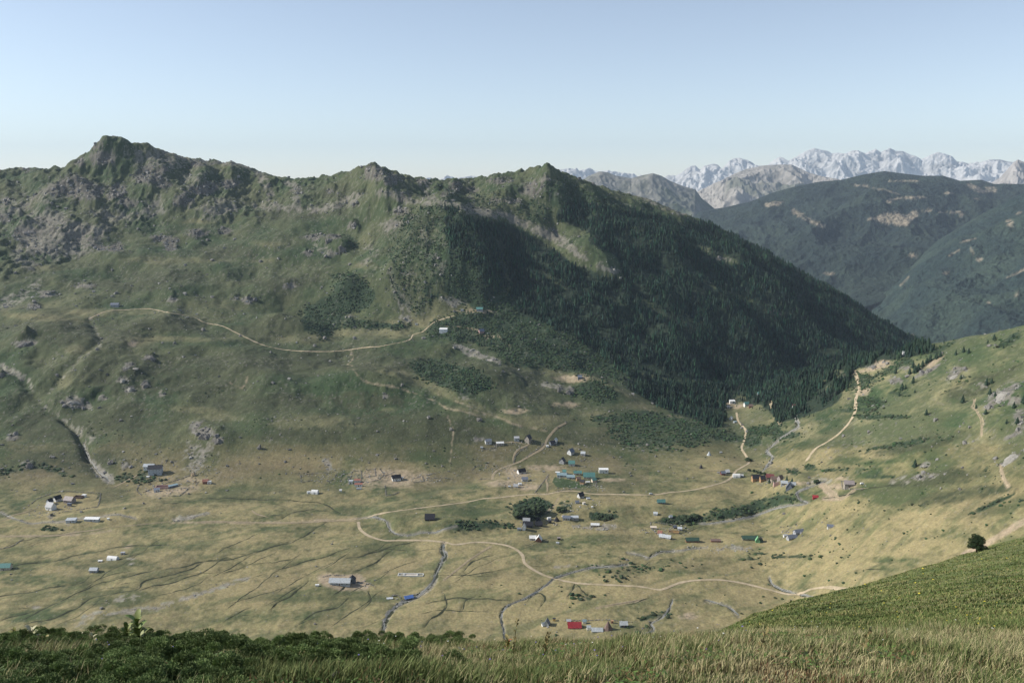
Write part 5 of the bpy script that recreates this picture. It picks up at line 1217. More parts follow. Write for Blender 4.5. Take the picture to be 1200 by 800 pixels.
# forest
x, y, z_, px, py = land_points(230000, -250, 1150, 1150, 2260)
fd = sample(FOREST, px + rng.normal(0, 1.2, len(px)), py + rng.normal(0, .8, len(px)))
cl = fbm(x, y, 45, 3, 801)
keep = (fd > .25) & (rng.random(len(x)) < np.clip(fd * (.36 + .75 * cl), .04, .9)) & visible(x, y, z_, 9)
sc_ = sample(SCRUB, px, py); hx = (sc_ > .3) & (py < 475) & (fd < .25) & (rng.random(len(x)) < .015 + .05 * (cl > .12)) & visible(x, y, z_, 5)
fr = sample(box_blur(FOREST, 5), px, py); hx |= (fr > .08) & (fd < .2) & (rng.random(len(x)) < .10 * fr) & (px < 1000) & visible(x, y, z_, 5)
keep |= hx
x, y, z_, px, py, fd, cl = [a[keep] for a in (x, y, z_, px, py, fd, cl)]
hgt = rng.uniform(6.5, 16.5, len(x)) * (.85 + .5 * np.clip(cl, -.4, .6)) * np.where(fd > .3, 1.0, .55)
r_ = np.hypot(x, y)
tint = np.stack([rng.uniform(.015, .029, len(x)), rng.uniform(.036, .054, len(x)), rng.uniform(.022, .031, len(x))], 1) * (rng.uniform(.4, 1.5, (len(x), 1)) * (1 + .5 * cl[:, None])) * np.array([.88, .95, 1.0])
big = np.argsort(-(hgt / r_) * (fd > .3))[:300]
rest = np.ones(len(x), bool); rest[big] = False
print('forest trees', len(x))
tag(link('conifer_forest', scatter_mesh('conifer_forest', spruces, x[rest], y[rest], z_[rest] - .4, hgt[rest], hgt[rest], M_CONIFER, tint[rest], .02)), 'dense dark conifer forest covering the shaded mountain flank', 'forest', kind='stuff')
# the trees that show largest, each one a tree
def tree_mesh(seed, wide, nt=8, ns=11, zig=True):
    V, F = cone_tree(nt, ns, seed, wide)
    me = np_mesh('spruce_crown', V, F, M_CONIFER)
    g = np.random.default_rng(seed); c = np.array([.027, .050, .029]) * g.uniform(.85, 1.3, (len(V), 1))
    set_col(me, c); return me
def trunk_mesh():
    V = np.array([(math.cos(i * 1.0472) * (.018 if k == 0 else .008), math.sin(i * 1.0472) * (.018 if k == 0 else .008), -.06 if k == 0 else .6) for k in (0, 1) for i in range(6)])
    return np_mesh('spruce_trunk', V, np.array([(i, (i + 1) % 6, 6 + (i + 1) % 6, 6 + i) for i in range(6)]), M_BARK)
crowns = [tree_mesh(950 + i, w) for i, w in enumerate((.17, .20, .24, .19))]
trunk = trunk_mesh()
def put_tree(x, y, z_, h, label, group, k, name='spruce_tree', cat='tree', wide=1.0):
    root = bpy.data.objects.new(name, None); COL.objects.link(root); root.location = (x, y, z_); root.empty_display_size = 1
    root.scale = (h * wide, h * wide, h); root.rotation_euler = (0, 0, random.uniform(0, 6.28))
    tag(root, label, cat, group)
    c = link('crown', crowns[k % len(crowns)], root); t_ = link('trunk', trunk, root)
    return root
for k, i in enumerate(big):
    put_tree(float(x[i]), float(y[i]), float(z_[i]) - .3, float(hgt[i]), 'dark spruce at the near edge of the dense forest', 'spruces along the near edge of the forest', k)
HILL_TREES = [(1129, 413, 7), (1135, 414, 6), (1165, 398, 6), (1157.5, 402, 4), (1176, 408, 4), (1182, 401, 4), (1187, 395, 4), (1126, 444, 5), (1156, 451, 8), (1162, 449, 6), (1160, 462, 7), (1166, 464, 5), (1128, 472, 9), (1144, 478.5, 5), (1155, 485, 6), (1085.5, 486, 7), (1188, 478, 7),
              (1179.5, 496, 5), (1192, 496, 7), (1199, 472, 9), (1070, 449, 8), (1072, 460, 4), (1057, 457, 8), (1061, 456, 6), (1049.5, 438, 8), (1072, 437, 9), (1076, 434, 8), (1066, 438, 7), (1070, 431, 8), (1081, 430, 8), (1086, 426, 7), (1090, 423, 8), (1054, 464, 5), (1072, 547, 9), (1097, 420, 7), (1102, 418, 7), (1120, 416, 6)]
for k, (a, b, h) in enumerate(HILL_TREES):
    p = hit(a, b)
    if p is None: continue
    s = math.hypot(p[0], p[1]) / 1040
    lab = 'lone dark spruce on the open right hillside above the stone house' if (a, b) == (1072, 547, 9)[:2] else 'small dark conifer dotted on the upper right hillside'
    put_tree(p[0], p[1], p[2] - .3, h * s * 1.1, lab, None if 'lone' in lab else 'small conifers on the right hillside', k, 'conifer_tree', wide=1.7)

# dwarf pine and juniper scrub
shapes = [bush_shape(830 + i, flat=f) for i, f in enumerate((.5, .65, .6, .8))]
x, y, z_, px, py = land_points(520000, -900, 1000, 640, 2100)
sd = sample(SCRUB, px + rng.normal(0, 3.2, len(px)) + 9 * fbm(x, y, 60, 3, 815), py + rng.normal(0, 1.3, len(px)) + 4 * fbm(x, y, 50, 3, 816))
cn_ = fbm(x, y, 28, 3, 811)
open_ = (sample(FOREST, px, py) < .3)
p_ = np.clip(sd * (.45 + .8 * cn_), 0, 1) * (sd > .2)
few = (px > 880) & (py > 395) & (fbm(x * .5, y, 22, 3, 812) > .16)
p_ += few * .05 + ((px > 960) & (py > 585) & (py < 660) & (fbm(x, y * .6, 16, 3, 817) > .2)) * .12 + ((px > 560) & (py > 640) & (fbm(x, y, 18, 3, 813) > .25)) * .03 + ((py > 240) & (py < 560) & (fbm(x, y, 60, 3, 814) > .25)) * .035
p_ += (sample(FOREST, px, py) > .05) * .06
keep = (rng.random(len(x)) < p_) & visible(x, y, z_, 2) & (sample(CHAN, px, py) < .2)
x, y, z_, px, py, sd = [a[keep] for a in (x, y, z_, px, py, sd)]
print('scrub', len(x))
s = rng.uniform(.6, 2.0, len(x)) ** 1.2 * np.where(sd > .2, 1.15, .75)
tint = np.stack([rng.uniform(.030, .048, len(x)), rng.uniform(.052, .076, len(x)), rng.uniform(.024, .032, len(x))], 1) * rng.uniform(.75, 1.25, (len(x), 1))
tag(link('mountain_scrub', scatter_mesh('mountain_scrub', shapes, x, y, z_, s, s * .9, M_SCRUB, tint)), 'dark green dwarf scrub spread over slopes and stream banks', 'scrub', kind='stuff')

# round bushes that one can tell apart
def bush(px, py, w, h, label, seed, n=60, name='bush', group=None):
    p = hit(px, py); s = math.hypot(p[0], p[1]) / 1040
    g = np.random.default_rng(seed); W, H = w * s * .5, h * s
    VS, FS, o = [], [], 0
    for i in range(n):
        V, F = shapes[i % 4]
        a = g.uniform(0, 6.28); rr = math.sqrt(g.random()) * .82
        cx, cy = math.cos(a) * rr * W, math.sin(a) * rr * W * .7
        cz = H * math.sqrt(max(0, 1 - rr * rr)) * g.uniform(.35, .8)
        q = min(W, H) * g.uniform(.22, .42) * (2.2 / max(1, n / 20)) ** .3
        P = V * q + np.array([cx, cy, cz]); VS.append(P); FS.append(F + o); o += len(P)
    me = np_mesh(name, np.concatenate(VS), np.concatenate(FS), M_SCRUB)
    c = np.repeat(np.array([[.034, .052, .024]]) * g.uniform(.7, 1.4, (n, 1)), len(shapes[0][0]), axis=0); set_col(me, c)
    ob = tag(link(name, me), label, 'bush', group); ob.location = (p[0], p[1] + W * .3, p[2] - .2)
    return ob
bush(613, 608, 26, 17, 'big dark green bush standing behind the long dark roofed barn', 1, 150)
bush(630, 603, 22, 15, 'broad dark bush joined to the right side of the big dark bush', 2, 110)
bush(658, 600, 13, 8, 'smaller bush right of the footpath beside the big dark bushes', 3)
bush(708, 609, 24, 6, 'long flat bush left of the stone yards above white gravel', 4, 90)
bush(805, 611, 15, 9, 'dark bush at the left end of the riverside thicket', 5, 80); bush(815, 609, 14, 8, 'dark bush second from the left of the riverside thicket', 6, 80)
for k, (a, b) in enumerate([(878, 552.5), (883, 553.5), (887, 554.5), (891, 555.5), (896, 557)]):
    bush(a, b, 4.6, 4.6, 'round dark bush in the row of five behind the orange chalets', 10 + k, 16, 'round_bush', 'row of round bushes behind the chalets')
bush(878, 541, 9, 5, 'dark bush beside the village road above the row of five', 20, 40)
bush(957, 567, 8, 6, 'dark bush at the stream bend right of the village', 21, 40)
for k, (a, b, lb) in enumerate([(901.5, 566, 'dark cypress between the orange chalets and the beige house'), (922, 563, 'dark narrow tree at the upper right corner of the village'), (928, 566, 'dark narrow tree behind the steep dark cabin in the village')]):
    p = hit(a, b); s = math.hypot(p[0], p[1]) / 1040; put_tree(p[0], p[1], p[2] - .2, 7.5 * s, lb, None, k, 'cypress_tree', wide=1.3)

# stones
rocks = [rock_shape(860 + i, f) for i, f in enumerate((.6, .75, .9, .6, .8, 1.0))]
x, y, z_, px, py = land_points(900000, -1900, 1250, 640, 2560)
scm = sample(mx(SCREE, ROCK * 1.0), px + rng.normal(0, 2.2, len(px)), py + rng.normal(0, 1.2, len(px)))
rk = sample(ROCK, px, py)
rg_ = sample(RUG, px, py)
vis_gate = rng.random(len(x))
p_ = np.clip(scm, 0, 1) * .24 + rg_ * .03 * (fbm(x, y, 60, 3, 820) > 0) + .030 * (py < 570) * (fbm(x, y, 50, 3, 821) > .04) + .003 + .006 * (fbm(x, y, 30, 2, 822) > .3)
p_ *= (sample(FOREST, px, py) < .35) * (1 - .75 * sample(SCRUB, px, py))
p_ *= np.where(np.hypot(x, y) > 1700, 1.1, 1) * np.where(y > 1700, .55, 1)
HAM = blob_mask([(600, 569, 18, 4), (612, 560, 14, 5), (415, 560, 30, 9), (380, 560, 25, 6), (440, 556, 25, 7), (500, 560, 25, 5), (690, 567, 16, 6), (780, 622, 28, 8), (835, 644, 45, 5), (928, 624, 18, 8), (965, 615, 14, 5), (198, 568, 35, 9), (60, 596, 30, 6), (42, 602, 14, 4), (700, 618, 28, 3), (910, 566, 22, 7), (648, 738, 12, 4), (590, 550, 30, 6), (620, 524, 30, 8), (575, 523, 16, 4), (660, 596, 16, 8), (690, 590, 14, 6), (425, 684, 18, 5), (466, 700, 12, 4), (690, 573, 30, 2), (235, 552, 14, 10), (700, 570, 6, 8), (640, 612, 25, 4), (850, 475, 14, 5)])
p_ += sample(HAM, px, py) * .26 + .05 * ((px < 760) & (py > 520) & (py < 582) & (fbm(x, y, 40, 3, 823) > .12))
ch_ = sample(CHAN, px + WGX(x, y), py + WGY(x, y)); p_ += (ch_ > .25) * (ch_ < .99) * .35 * (py > 480)
keep = (vis_gate < p_) & visible(x, y, z_, 1.5)
x, y, z_, px, py, scm, rk, ch_ = [a[keep] for a in (x, y, z_, px, py, scm, rk, ch_)]
for_road = np.ones(len(x), bool)
s = (.6 + .65 * rng.pareto(2.4, len(x))).clip(.4, 4.0) * np.where(y > 1500, 1.5, 1) * np.where(rk > .4, 1.35, 1)
s = np.where((sample(SCREE, px, py) > .4) & (y > 1500), s * .7, s)
s = np.where((py > 560) & (ch_ < .2), s * .68, s); hm_ = sample(HAM, px, py) > .3; s = np.where(hm_, rng.uniform(.5, 1.25, len(x)), s); s = np.where(ch_ > .25, rng.uniform(.35, 1.0, len(x)), s)
tv = rng.uniform(.13, .30, len(x)) + .10 * hm_ * rng.random(len(x))
tint = np.stack([tv * 1.03, tv, tv * .93], 1)
bigr = np.argsort(-(s / np.hypot(x, y)) * (~hm_))[:260]
restr = np.ones(len(x), bool); restr[bigr] = False
print('stones', len(x))
tag(link('loose_stones', scatter_mesh('loose_stones', rocks, x[restr], y[restr], z_[restr], s[restr], s[restr], M_ROCKS, tint[restr])), 'grey boulders and scree strewn over the slopes and stream beds', 'stones', kind='stuff')
def craggy(name, seed, amp=.28, sub=3, cell=1.6, base=(.20, .19, .175)):
    bm = bmesh.new(); bmesh.ops.create_icosphere(bm, subdivisions=sub, radius=1)
    V = np.array([v.co[:] for v in bm.verts]); F = np.array([[v.index for v in f.verts] for f in bm.faces]); bm.free()
    g = np.random.default_rng(seed)
    # cut by random planes: flat broken faces
    for _ in range(16):
        d = g.normal(size=3); d /= np.linalg.norm(d); h = g.uniform(.52, .85)
        q = V @ d; V = V - np.outer(np.maximum(0, q - h), d)
    V *= 1 + amp * fbm(V[:, 0] * 3 + V[:, 2] * 2 + seed, V[:, 1] * 3 - V[:, 2], cell, 3, seed)[:, None]
    me = np_mesh(name, V, F, M_ROCKS)
    set_col(me, np.array(base) * (1 + .25 * fbm(V[:, 0] * 4, V[:, 1] * 4 + V[:, 2] * 3, 1, 2, seed)[:, None])); return me
bmeshes = [craggy('boulder', 870 + i, sub=2) for i in range(6)]
for k, i in enumerate(bigr):
    o = link('boulder', bmeshes[k % 6]); o.location = (float(x[i]), float(y[i]), float(z_[i]) + .1 * s[i]); o.scale = (float(s[i]) * .8,) * 3; o.rotation_euler = (random.uniform(-.4, .4), random.uniform(-.4, .4), random.uniform(0, 6))
    tag(o, 'grey boulder lying loose on the grass of the valley side', 'boulder', 'boulders strewn over the valley sides')
OUT = [(240, 516, 15, 7, 'craggy grey outcrop above the boulder chute, largest of the lower slope'), (256, 520, 9, 6, 'dark shadowed crag at the right end of the largest lower outcrop'), (228, 508, 9, 4, 'pale slanting rib of rock left of the largest lower outcrop'),
       (143, 449, 8, 5, 'pale rounded outcrop, left one of the group on the hill left of centre'), (152, 459, 8, 4.5, 'pale rounded outcrop, lowest of the group on the left hill'), (157, 433, 8, 4, 'pale flat outcrop above the rounded pair on the left hill'), (170, 455, 6, 4, 'grey outcrop right of the rounded pair on the left hill'),
       (176, 422, 10, 4.5, 'dark shadowed outcrop, highest of the group on the left hill'), (28, 406, 15, 6, 'broad outcrop with deep shadow near the left edge'), (1, 442, 6, 5, 'dark outcrop cut by the left edge'), (83, 474, 12, 5, 'pale flat outcrop beside the ravine'), (33, 548, 8, 6, 'brown topped boulder above the left farm'),
       (303, 527, 5, 6, 'narrow dark crag on the lower slope below the dry patch'), (561, 494, 7, 4, 'small crag with black shadow above the upper stone hamlet'), (667, 462, 8, 6, 'broken grey crag below the slate hut clearing'), (655, 460, 5, 6, 'dark cleft crag left of the broken grey crag'),
       (551, 411, 14, 4, 'pale rocky bank under the plateau, left part'), (575, 423, 12, 4, 'pale rocky bank under the plateau, right part'), (128, 545, 8, 5, 'dark boulder right of the ravine mouth'), (226, 558, 5, 4.5, 'pale orange boulder, upper of two at the foot of the boulder chute'), (229, 566, 4, 3, 'pale orange boulder, lower of two at the foot of the boulder chute'),
       (400, 297, 13, 8, 'dark rocky knob on the upper pasture, right of two'), (385, 285, 10, 5, 'grey rocky knob on the upper pasture, left of two'), (415, 267, 8, 7, 'dark crag standing above the two rocky knobs'), (30, 276, 20, 7, 'long dark crag below the left scree field'),
       (1176, 466, 22, 8, 'large pale rock slab field on the right hillside'), (1118, 443, 13, 5, 'pale rock slab above the conifers on the right hillside'), (1197, 496, 9, 11, 'pale rock rib cut by the right edge'), (1186, 540, 22, 6, 'long pale rock rib low on the right hillside'), (1125, 574, 3, 3, 'small white boulder on the dark heath of the right hillside'), (1103, 573, 3, 2.4, 'left one of the small pale boulders on the right dark heath'),
       (1085, 548, 7, 3.5, 'pale boulder right of the lone spruce')]
for k, (a, b, w, h, lb) in enumerate(OUT):
    p = hit(a, b); s = math.hypot(p[0], p[1]) / 1040
    col_ = (.42, .33, .22) if 'orange' in lb else ((.30, .285, .25) if ('pale' in lb or 'white' in lb) else (.17, .16, .145))
    flatr = ('slab' in lb or 'rib' in lb or 'bank' in lb or 'flat' in lb)
    o = link('rock_outcrop' if w > 4.5 else 'boulder', craggy('rock_outcrop', 1500 + k, .35, 4, .9, col_))
    o.location = (p[0], p[1] + w * s * .35, p[2] + (-.02 if flatr else .18) * h * s); o.scale = (w * s * .6, w * s * .5, h * s * (.6 if flatr else .9)); 
    if a > 1000 and flatr: o.rotation_euler = (.05, -.5, .55); o.scale = (w * s * .62, w * s * .30, h * s * .16); o.location = (p[0], p[1] + 1, p[2] + .1)
    tag(o, lb, 'boulder' if w <= 4.5 else 'rock')

# dry stone walls
def stone_wall(pts, label, h=1.3, name='stone_wall', cat='wall', dark=.8):
    P = [hit(a, b) for a, b in pts]; P = np.array([(p[0], p[1]) for p in P])
    L = np.concatenate([[0], np.cumsum(np.linalg.norm(np.diff(P, axis=0), axis=1))]); q = np.arange(0, L[-1], .9)
    cx, cy = np.interp(q, L, P[:, 0]), np.interp(q, L, P[:, 1])
    X, Y, Zz, S = [], [], [], []
    for row in range(3):
        keep = rng.random(len(q)) < (1.0, .7, .35)[row] * (1 + 1.2 * perlin(q / 6.0, q * 0 + L[-1], 5))
        X.append(cx[keep] + rng.normal(0, .25, keep.sum())); Y.append(cy[keep] + rng.normal(0, .25, keep.sum()))
        Zz.append(ground_z_np(X[-1], Y[-1]) + (.1, .45, .75)[row] * h * .8); S.append(rng.uniform(.3, .7, keep.sum()) * (1 - .12 * row))
    X, Y, Zz, S = map(np.concatenate, (X, Y, Zz, S))
    tv = rng.uniform(.14, .30, len(X))
    me = scatter_mesh(name, rocks, X, Y, Zz, S, S * .9, M_ROCKS, np.stack([tv, tv * .96, tv * .88], 1))
    return tag(link(name, me), label, cat)
for pts, lb in [
    ([(37, 590), (45, 584), (58, 579), (70, 575.5), (84, 576)], 'dry stone wall climbing behind the leftmost farm huts'), ([(84, 576), (100, 577), (117, 578)], 'faint stone wall along the top of the fenced yellow meadow'), ([(118, 578), (117, 586), (114, 594)], 'straight stone wall closing the right end of the fenced yellow meadow'), ([(114, 594), (100, 596), (72, 600)], 'stone wall along the bottom of the fenced yellow meadow'),
    ([(0, 643), (14, 640), (27, 632)], 'short stone wall in the pasture at the left edge'), ([(222, 571), (217, 576), (210, 581), (190, 581)], 'stone wall round the brown garden plot right of the pink ruin'), ([(168, 577), (180, 571), (195, 566), (212, 561), (222, 557)], 'stone wall climbing below the tall grey house'), ([(163, 568), (160, 574), (166, 580)], 'low stone wall left of the pink ruin'),
    ([(409, 566), (411, 558), (413, 552), (423.5, 551.5), (424, 565)], 'square stone pen above the rusty roofed cluster'), ([(424, 560), (440, 557.5), (440, 549.5), (429, 551)], 'stone pen with gravel floor right of the square pen'), ([(431, 565), (444, 562), (450, 556), (445, 549)], 'crooked stone wall below the gravel floored pen'), ([(451, 557.5), (457, 555), (462.5, 553)], 'short stone wall above the black roofed cottage'),
    ([(352, 557.5), (353, 565), (369, 562)], 'ruined stone wall at the left end of the long pens'), ([(372, 562.5), (377, 566), (383, 567)], 'curved ruined wall second from the left of the long pens'), ([(385.5, 565.5), (391, 560), (395, 555)], 'slanting dark stone wall in the middle of the long pens'), ([(398, 564.5), (401, 556), (408, 555)], 'stone wall left of the square pen'), ([(352, 556), (366, 555), (384, 554), (394, 552)], 'long low terrace wall along the top of the long pens'),
    ([(451, 569), (452, 576), (452.5, 581)], 'upright stone wall below the black roofed cottage'), ([(453, 581), (460, 579.5), (467, 577)], 'stone wall forming a corner below the black roofed cottage'), ([(482, 561), (495, 558), (497, 564), (484, 565)], 'small stone pen right of the black roofed cottage'), ([(500, 557), (508, 555), (516, 553)], 'upper of two parallel stone walls right of the small pen'), ([(500, 560.5), (515, 560), (530, 561)], 'lower of two parallel stone walls right of the small pen'),
    ([(553, 551), (557, 547), (564, 545)], 'curved stone wall left of the hamlet track foot'), ([(560, 562), (568, 561), (575, 561)], 'stone wall at the left side of the hamlet track foot'), ([(643, 556), (638, 563), (632, 571), (627, 577)], 'long straight wall down the left side of the green walled field'), ([(628, 578), (642, 578.5)], 'short pale wall at the road corner of the green field'),
    ([(648, 577), (658, 574.5), (672, 572.5), (688, 573)], 'rubble wall between the green field and the dirt road'), ([(602, 543), (604, 534), (611, 527), (618, 523)], 'retaining wall inside the loop of the hamlet track'), ([(613, 538), (624, 530), (634, 524), (638, 519)], 'retaining wall along the rising hamlet track'), ([(566, 527), (578, 525), (592, 521), (602, 521)], 'low wall in front of the upper stone hamlet'),
    ([(987, 573), (986.5, 563)], 'dark wall at the left side of the grey brown roofed house'), ([(987, 573), (1003, 573.5), (1012, 573)], 'low wall in front of the grey brown roofed house'), ([(867, 555.5), (872, 553), (876, 551.5)], 'dark wall between white marquee and the row of five bushes'), ([(762, 612), (764, 620), (770, 626)], 'stone wall at the left side of the stone yards'), ([(762, 612), (775, 613), (790, 616)], 'stone wall along the back of the stone yards'),
    ([(922, 622), (928, 617), (935, 612)], 'stone wall behind the two slate roofed houses'), ([(698, 571), (699, 565), (697, 561)], 'curved wall at the right end of the lodge group'), ([(662, 727), (690, 727), (720, 727), (745, 729)], 'long low wall behind the nearest farm'), ([(458, 699), (466, 697), (470, 701)], 'broken wall left of the blue roofed shed'), ([(680, 539), (684, 540), (686, 537)], 'small curved wall below the pale blue roofed hut'),
    ([(378, 676), (386, 674), (404, 674)], 'broken wall behind the silver barn'), ([(420, 682), (430, 684), (438, 686)], 'line of rubble right of the silver barn')]:
    stone_wall(pts, lb)

# umbrella and car
p = hit(660, 606.5); rt = bpy.data.objects.new('parasol', None); COL.objects.link(rt); rt.location = p; tag(rt, 'red and white parasol open behind the slate roofed riverside house', 'parasol')
n = 10; sc = math.hypot(p[0], p[1]) / 1040
pd('canopy', [(math.cos(i * .628) * 2.2 * sc, math.sin(i * .628) * 2.2 * sc, 2.3) for i in range(n)] + [(0, 0, 3.3)], [(i, (i + 1) % n, n) for i in range(5)], hm('cloth', 'red'), rt)
pd('canopy', [(math.cos(i * .628) * 2.2 * sc, math.sin(i * .628) * 2.2 * sc, 2.3) for i in range(n)] + [(0, 0, 3.3)], [(i, (i + 1) % n, n) for i in range(5, 10)], hm('cloth', 'white'), rt)
box_part('pole', (-.06, .06, -.06, .06, -.3, 3.2), hm('wall', 'grey'), rt)
def car(px, py, rot, c, label):
    p = hit(px, py); rt = bpy.data.objects.new('parked_car', None); COL.objects.link(rt); rt.location = (p[0], p[1], p[2] + .3); rt.rotation_euler = (0, 0, R(rot)); tag(rt, label, 'car')
    prof = [(-2.2, .35), (2.2, .35), (2.2, .9), (1.5, 1.05), (.9, 1.6), (-1.5, 1.65), (-2.15, 1.1)]
    V = [(a, sy * .88, b) for sy in (-1, 1) for a, b in prof]; m_ = len(prof)
    pd('body', V, [tuple(range(m_)), tuple(range(m_, 2 * m_))[::-1]] + [(i, i + m_, (i + 1) % m_ + m_, (i + 1) % m_) for i in range(m_)], hm('roof', c), rt)
    pd('window', [(-1.35, -.9, 1.1), (1.2, -.9, 1.1), (.8, -.9, 1.5), (-1.3, -.9, 1.55)], [(0, 1, 2, 3)], hm('glass', 'slate'), rt)
    for sx in (-1.35, 1.35):
        for sy in (-.8, .8):
            V = [(sx + math.cos(i * .7854) * .36, sy + k * .12, .33 + math.sin(i * .7854) * .36) for k in (-1, 1) for i in range(8)]
            pd('wheel', V, [tuple(range(8)), tuple(range(8, 16))[::-1]] + [(i, i + 8, (i + 1) % 8 + 8, (i + 1) % 8) for i in range(8)], hm('door', 'black'), rt)
car(763, 579.3, 2, 'silver', 'pale car standing alone on the dirt road above the teal shed')
car(1010.5, 567.5, 0, 'white', 'white van parked right of the grey brown roofed house')
# ------------------------------------------------------------------ plants at the photographer's feet
M_GRASS = mat('grass_blade', attr='surface', rough=.8)
M_JUNI = mat('juniper_needles', attr='surface', rough=.75)
M_LEAF = mat('broad_leaf', attr='surface', rough=.55)
def blades(name, n, r0, r1, hmin, hmax, wid, colf, mask=None, amin=-.62, amax=.62, powr=1.0, label=None):
    t = rng.uniform(amin, amax, n); u = rng.random(n) ** powr
    r = r0 * (r1 / r0) ** u
    x, y = r * np.sin(t), r * np.cos(t)
    z_ = near_z(x, y); px, py = world_px(x, y, z_)
    if mask is not None:
        k = mask(x, y, px, py, r); x, y, z_, r, px, py = [a[k] for a in (x, y, z_, r, px, py)]
    n = len(x)
    h = rng.uniform(hmin, hmax, n) * np.clip(.62 + 1.1 * fbm(x, y, 1.6, 3, 604) + .5 * fbm(x, y, .45, 2, 605), .22, 1.7); w = wid * rng.uniform(.6, 1.4, n) * np.maximum(1, r / 11)
    a = rng.uniform(0, 6.283, n); lean = rng.uniform(.1, .75, n) * h; la = rng.normal(.3, 1.3, n)
    dx, dy = np.cos(a) * w * .5, np.sin(a) * w * .5; lx, ly = np.cos(la) * lean, np.sin(la) * lean
    b0 = np.stack([x - dx, y - dy, z_ - .02], 1); b1 = np.stack([x + dx, y + dy, z_ - .02], 1)
    m0 = np.stack([x - dx * .8 + lx * .35, y - dy * .8 + ly * .35, z_ + h * .6], 1); m1 = np.stack([x + dx * .8 + lx * .35, y + dy * .8 + ly * .35, z_ + h * .6], 1)
    tp = np.stack([x + lx, y + ly, z_ + h * .97], 1)
    V = np.stack([b0, b1, m0, m1, tp], 1).reshape(-1, 3); o = np.arange(n)[:, None] * 5
    F = np.concatenate([o + [0, 1, 3], o + [0, 3, 2], o + [2, 3, 4]], 0)
    me = np_mesh(name, V, F, M_GRASS)
    set_col(me, np.repeat(colf(x, y, px, py, n), 5, axis=0))
    return tag(link(name, me), label or 'long mixed green and straw coloured grass of the nearest slope', 'grass', kind='stuff')
def gcol(x, y, px, py, n):
    s1 = 1.5 * fbm(x, y, 2.4, 3, 601) + .7 * fbm(x, y, .6, 2, 602); k = rng.random(n)
    g1 = np.array([.085, .118, .034]); g2 = np.array([.165, .185, .068]); st = np.array([.40, .35, .19]); rd = np.array([.13, .065, .035])
    straw = k < .27 + .6 * s1 + .10 * (px > 640)
    c = np.where((rng.random(n) < .5)[:, None], g1, g2) * rng.uniform(.7, 1.35, (n, 1))
    c = np.where((s1 > .30)[:, None] & (k[:, None] < .6), np.array([.055, .120, .022]), c)
    c = np.where(straw[:, None], st * rng.uniform(.6, 1.2, (n, 1)), c)
    c = np.where(((k > .975) | ((fbm(x, y, 1.4, 2, 603) > .42) & (k > .7)))[:, None], rd * rng.uniform(.8, 1.6, (n, 1)), c)
    return c
JUN = mx(poly_mask([(-5, 742), (60, 738), (130, 735), (240, 731), (420, 735), (500, 742), (545, 748), (540, 756), (440, 768), (380, 770), (330, 764), (300, 772), (255, 782), (245, 800), (-5, 800)], 1), blob_mask([(700, 770, 20, 4), (480, 790, 30, 6)]) * .5)
HOLE = blob_mask([(250, 766, 80, 9), (180, 766, 50, 7), (75, 760, 30, 8), (380, 768, 60, 6), (120, 752, 60, 4), (30, 765, 20, 6)])
JM = np.clip(JUN - HOLE, 0, 1)
nj = lambda x, y, px, py, r: (sample(JM, px, py) < .5 + .3 * rng.random(len(x))) | (rng.random(len(x)) < .25 + .5 * (np.abs(y - 9.6) < 2.6))
blades('grass', 420000, 5.2, 17, .05, .19, .0055, gcol, nj, powr=.8)
def gcol2(x, y, px, py, n):
    s1 = fbm(x, y, 9, 3, 606); k = rng.random(n)
    a4_ = fbm(x * .45 + y * .1, y - .3 * x, 3.4, 3, 414) + .5 * fbm(x, y, 14, 3, 645)
    c = np.where((k < .62 - .5 * s1)[:, None], np.array([.092, .130, .036]), np.array([.190, .200, .072])) * rng.uniform(.7, 1.25, (n, 1)) * (1 - .45 * sstep(.05, .45, a4_))[:, None]
    return np.where((rng.random(n) < .10 + .35 * s1)[:, None], np.array([.27, .235, .11]), c)
blades('hillside_grass', 330000, 16, 190, .06, .21, .011, gcol2, lambda x, y, px, py, r: (px > 740), amin=.08, amax=.62, label='short green turf with dry tufts on the slope at lower right')
# low leafy tussocks over the right slope
shl = [bush_shape(640 + i, flat=.45) for i in range(3)]
t = rng.uniform(.08, .62, 7000); r = 15 * (200 / 15) ** rng.random(7000); x, y = r * np.sin(t), r * np.cos(t)
cl = fbm(x * .45 + y * .1, y - .3 * x, 3.4, 3, 414) + .4 * fbm(x, y, 12, 3, 645); k = cl > .12; x, y, r = x[k], y[k], r[k]
s = rng.uniform(.03, .09, len(x)) * np.clip(r / 40, .6, 1.8)
tint = np.array([[.075, .108, .034]]) * rng.uniform(.75, 1.3, (len(x), 1)); ye = rng.random(len(x)) < .02; tint[ye] = (.20, .18, .06)
tag(link('leafy_tussocks', scatter_mesh('leafy_tussocks', shl, x, y, near_z(x, y), s, s * .55, M_GRASS, tint)), 'low bilberry and herb tussocks on the slope at lower right', 'undergrowth', kind='stuff')
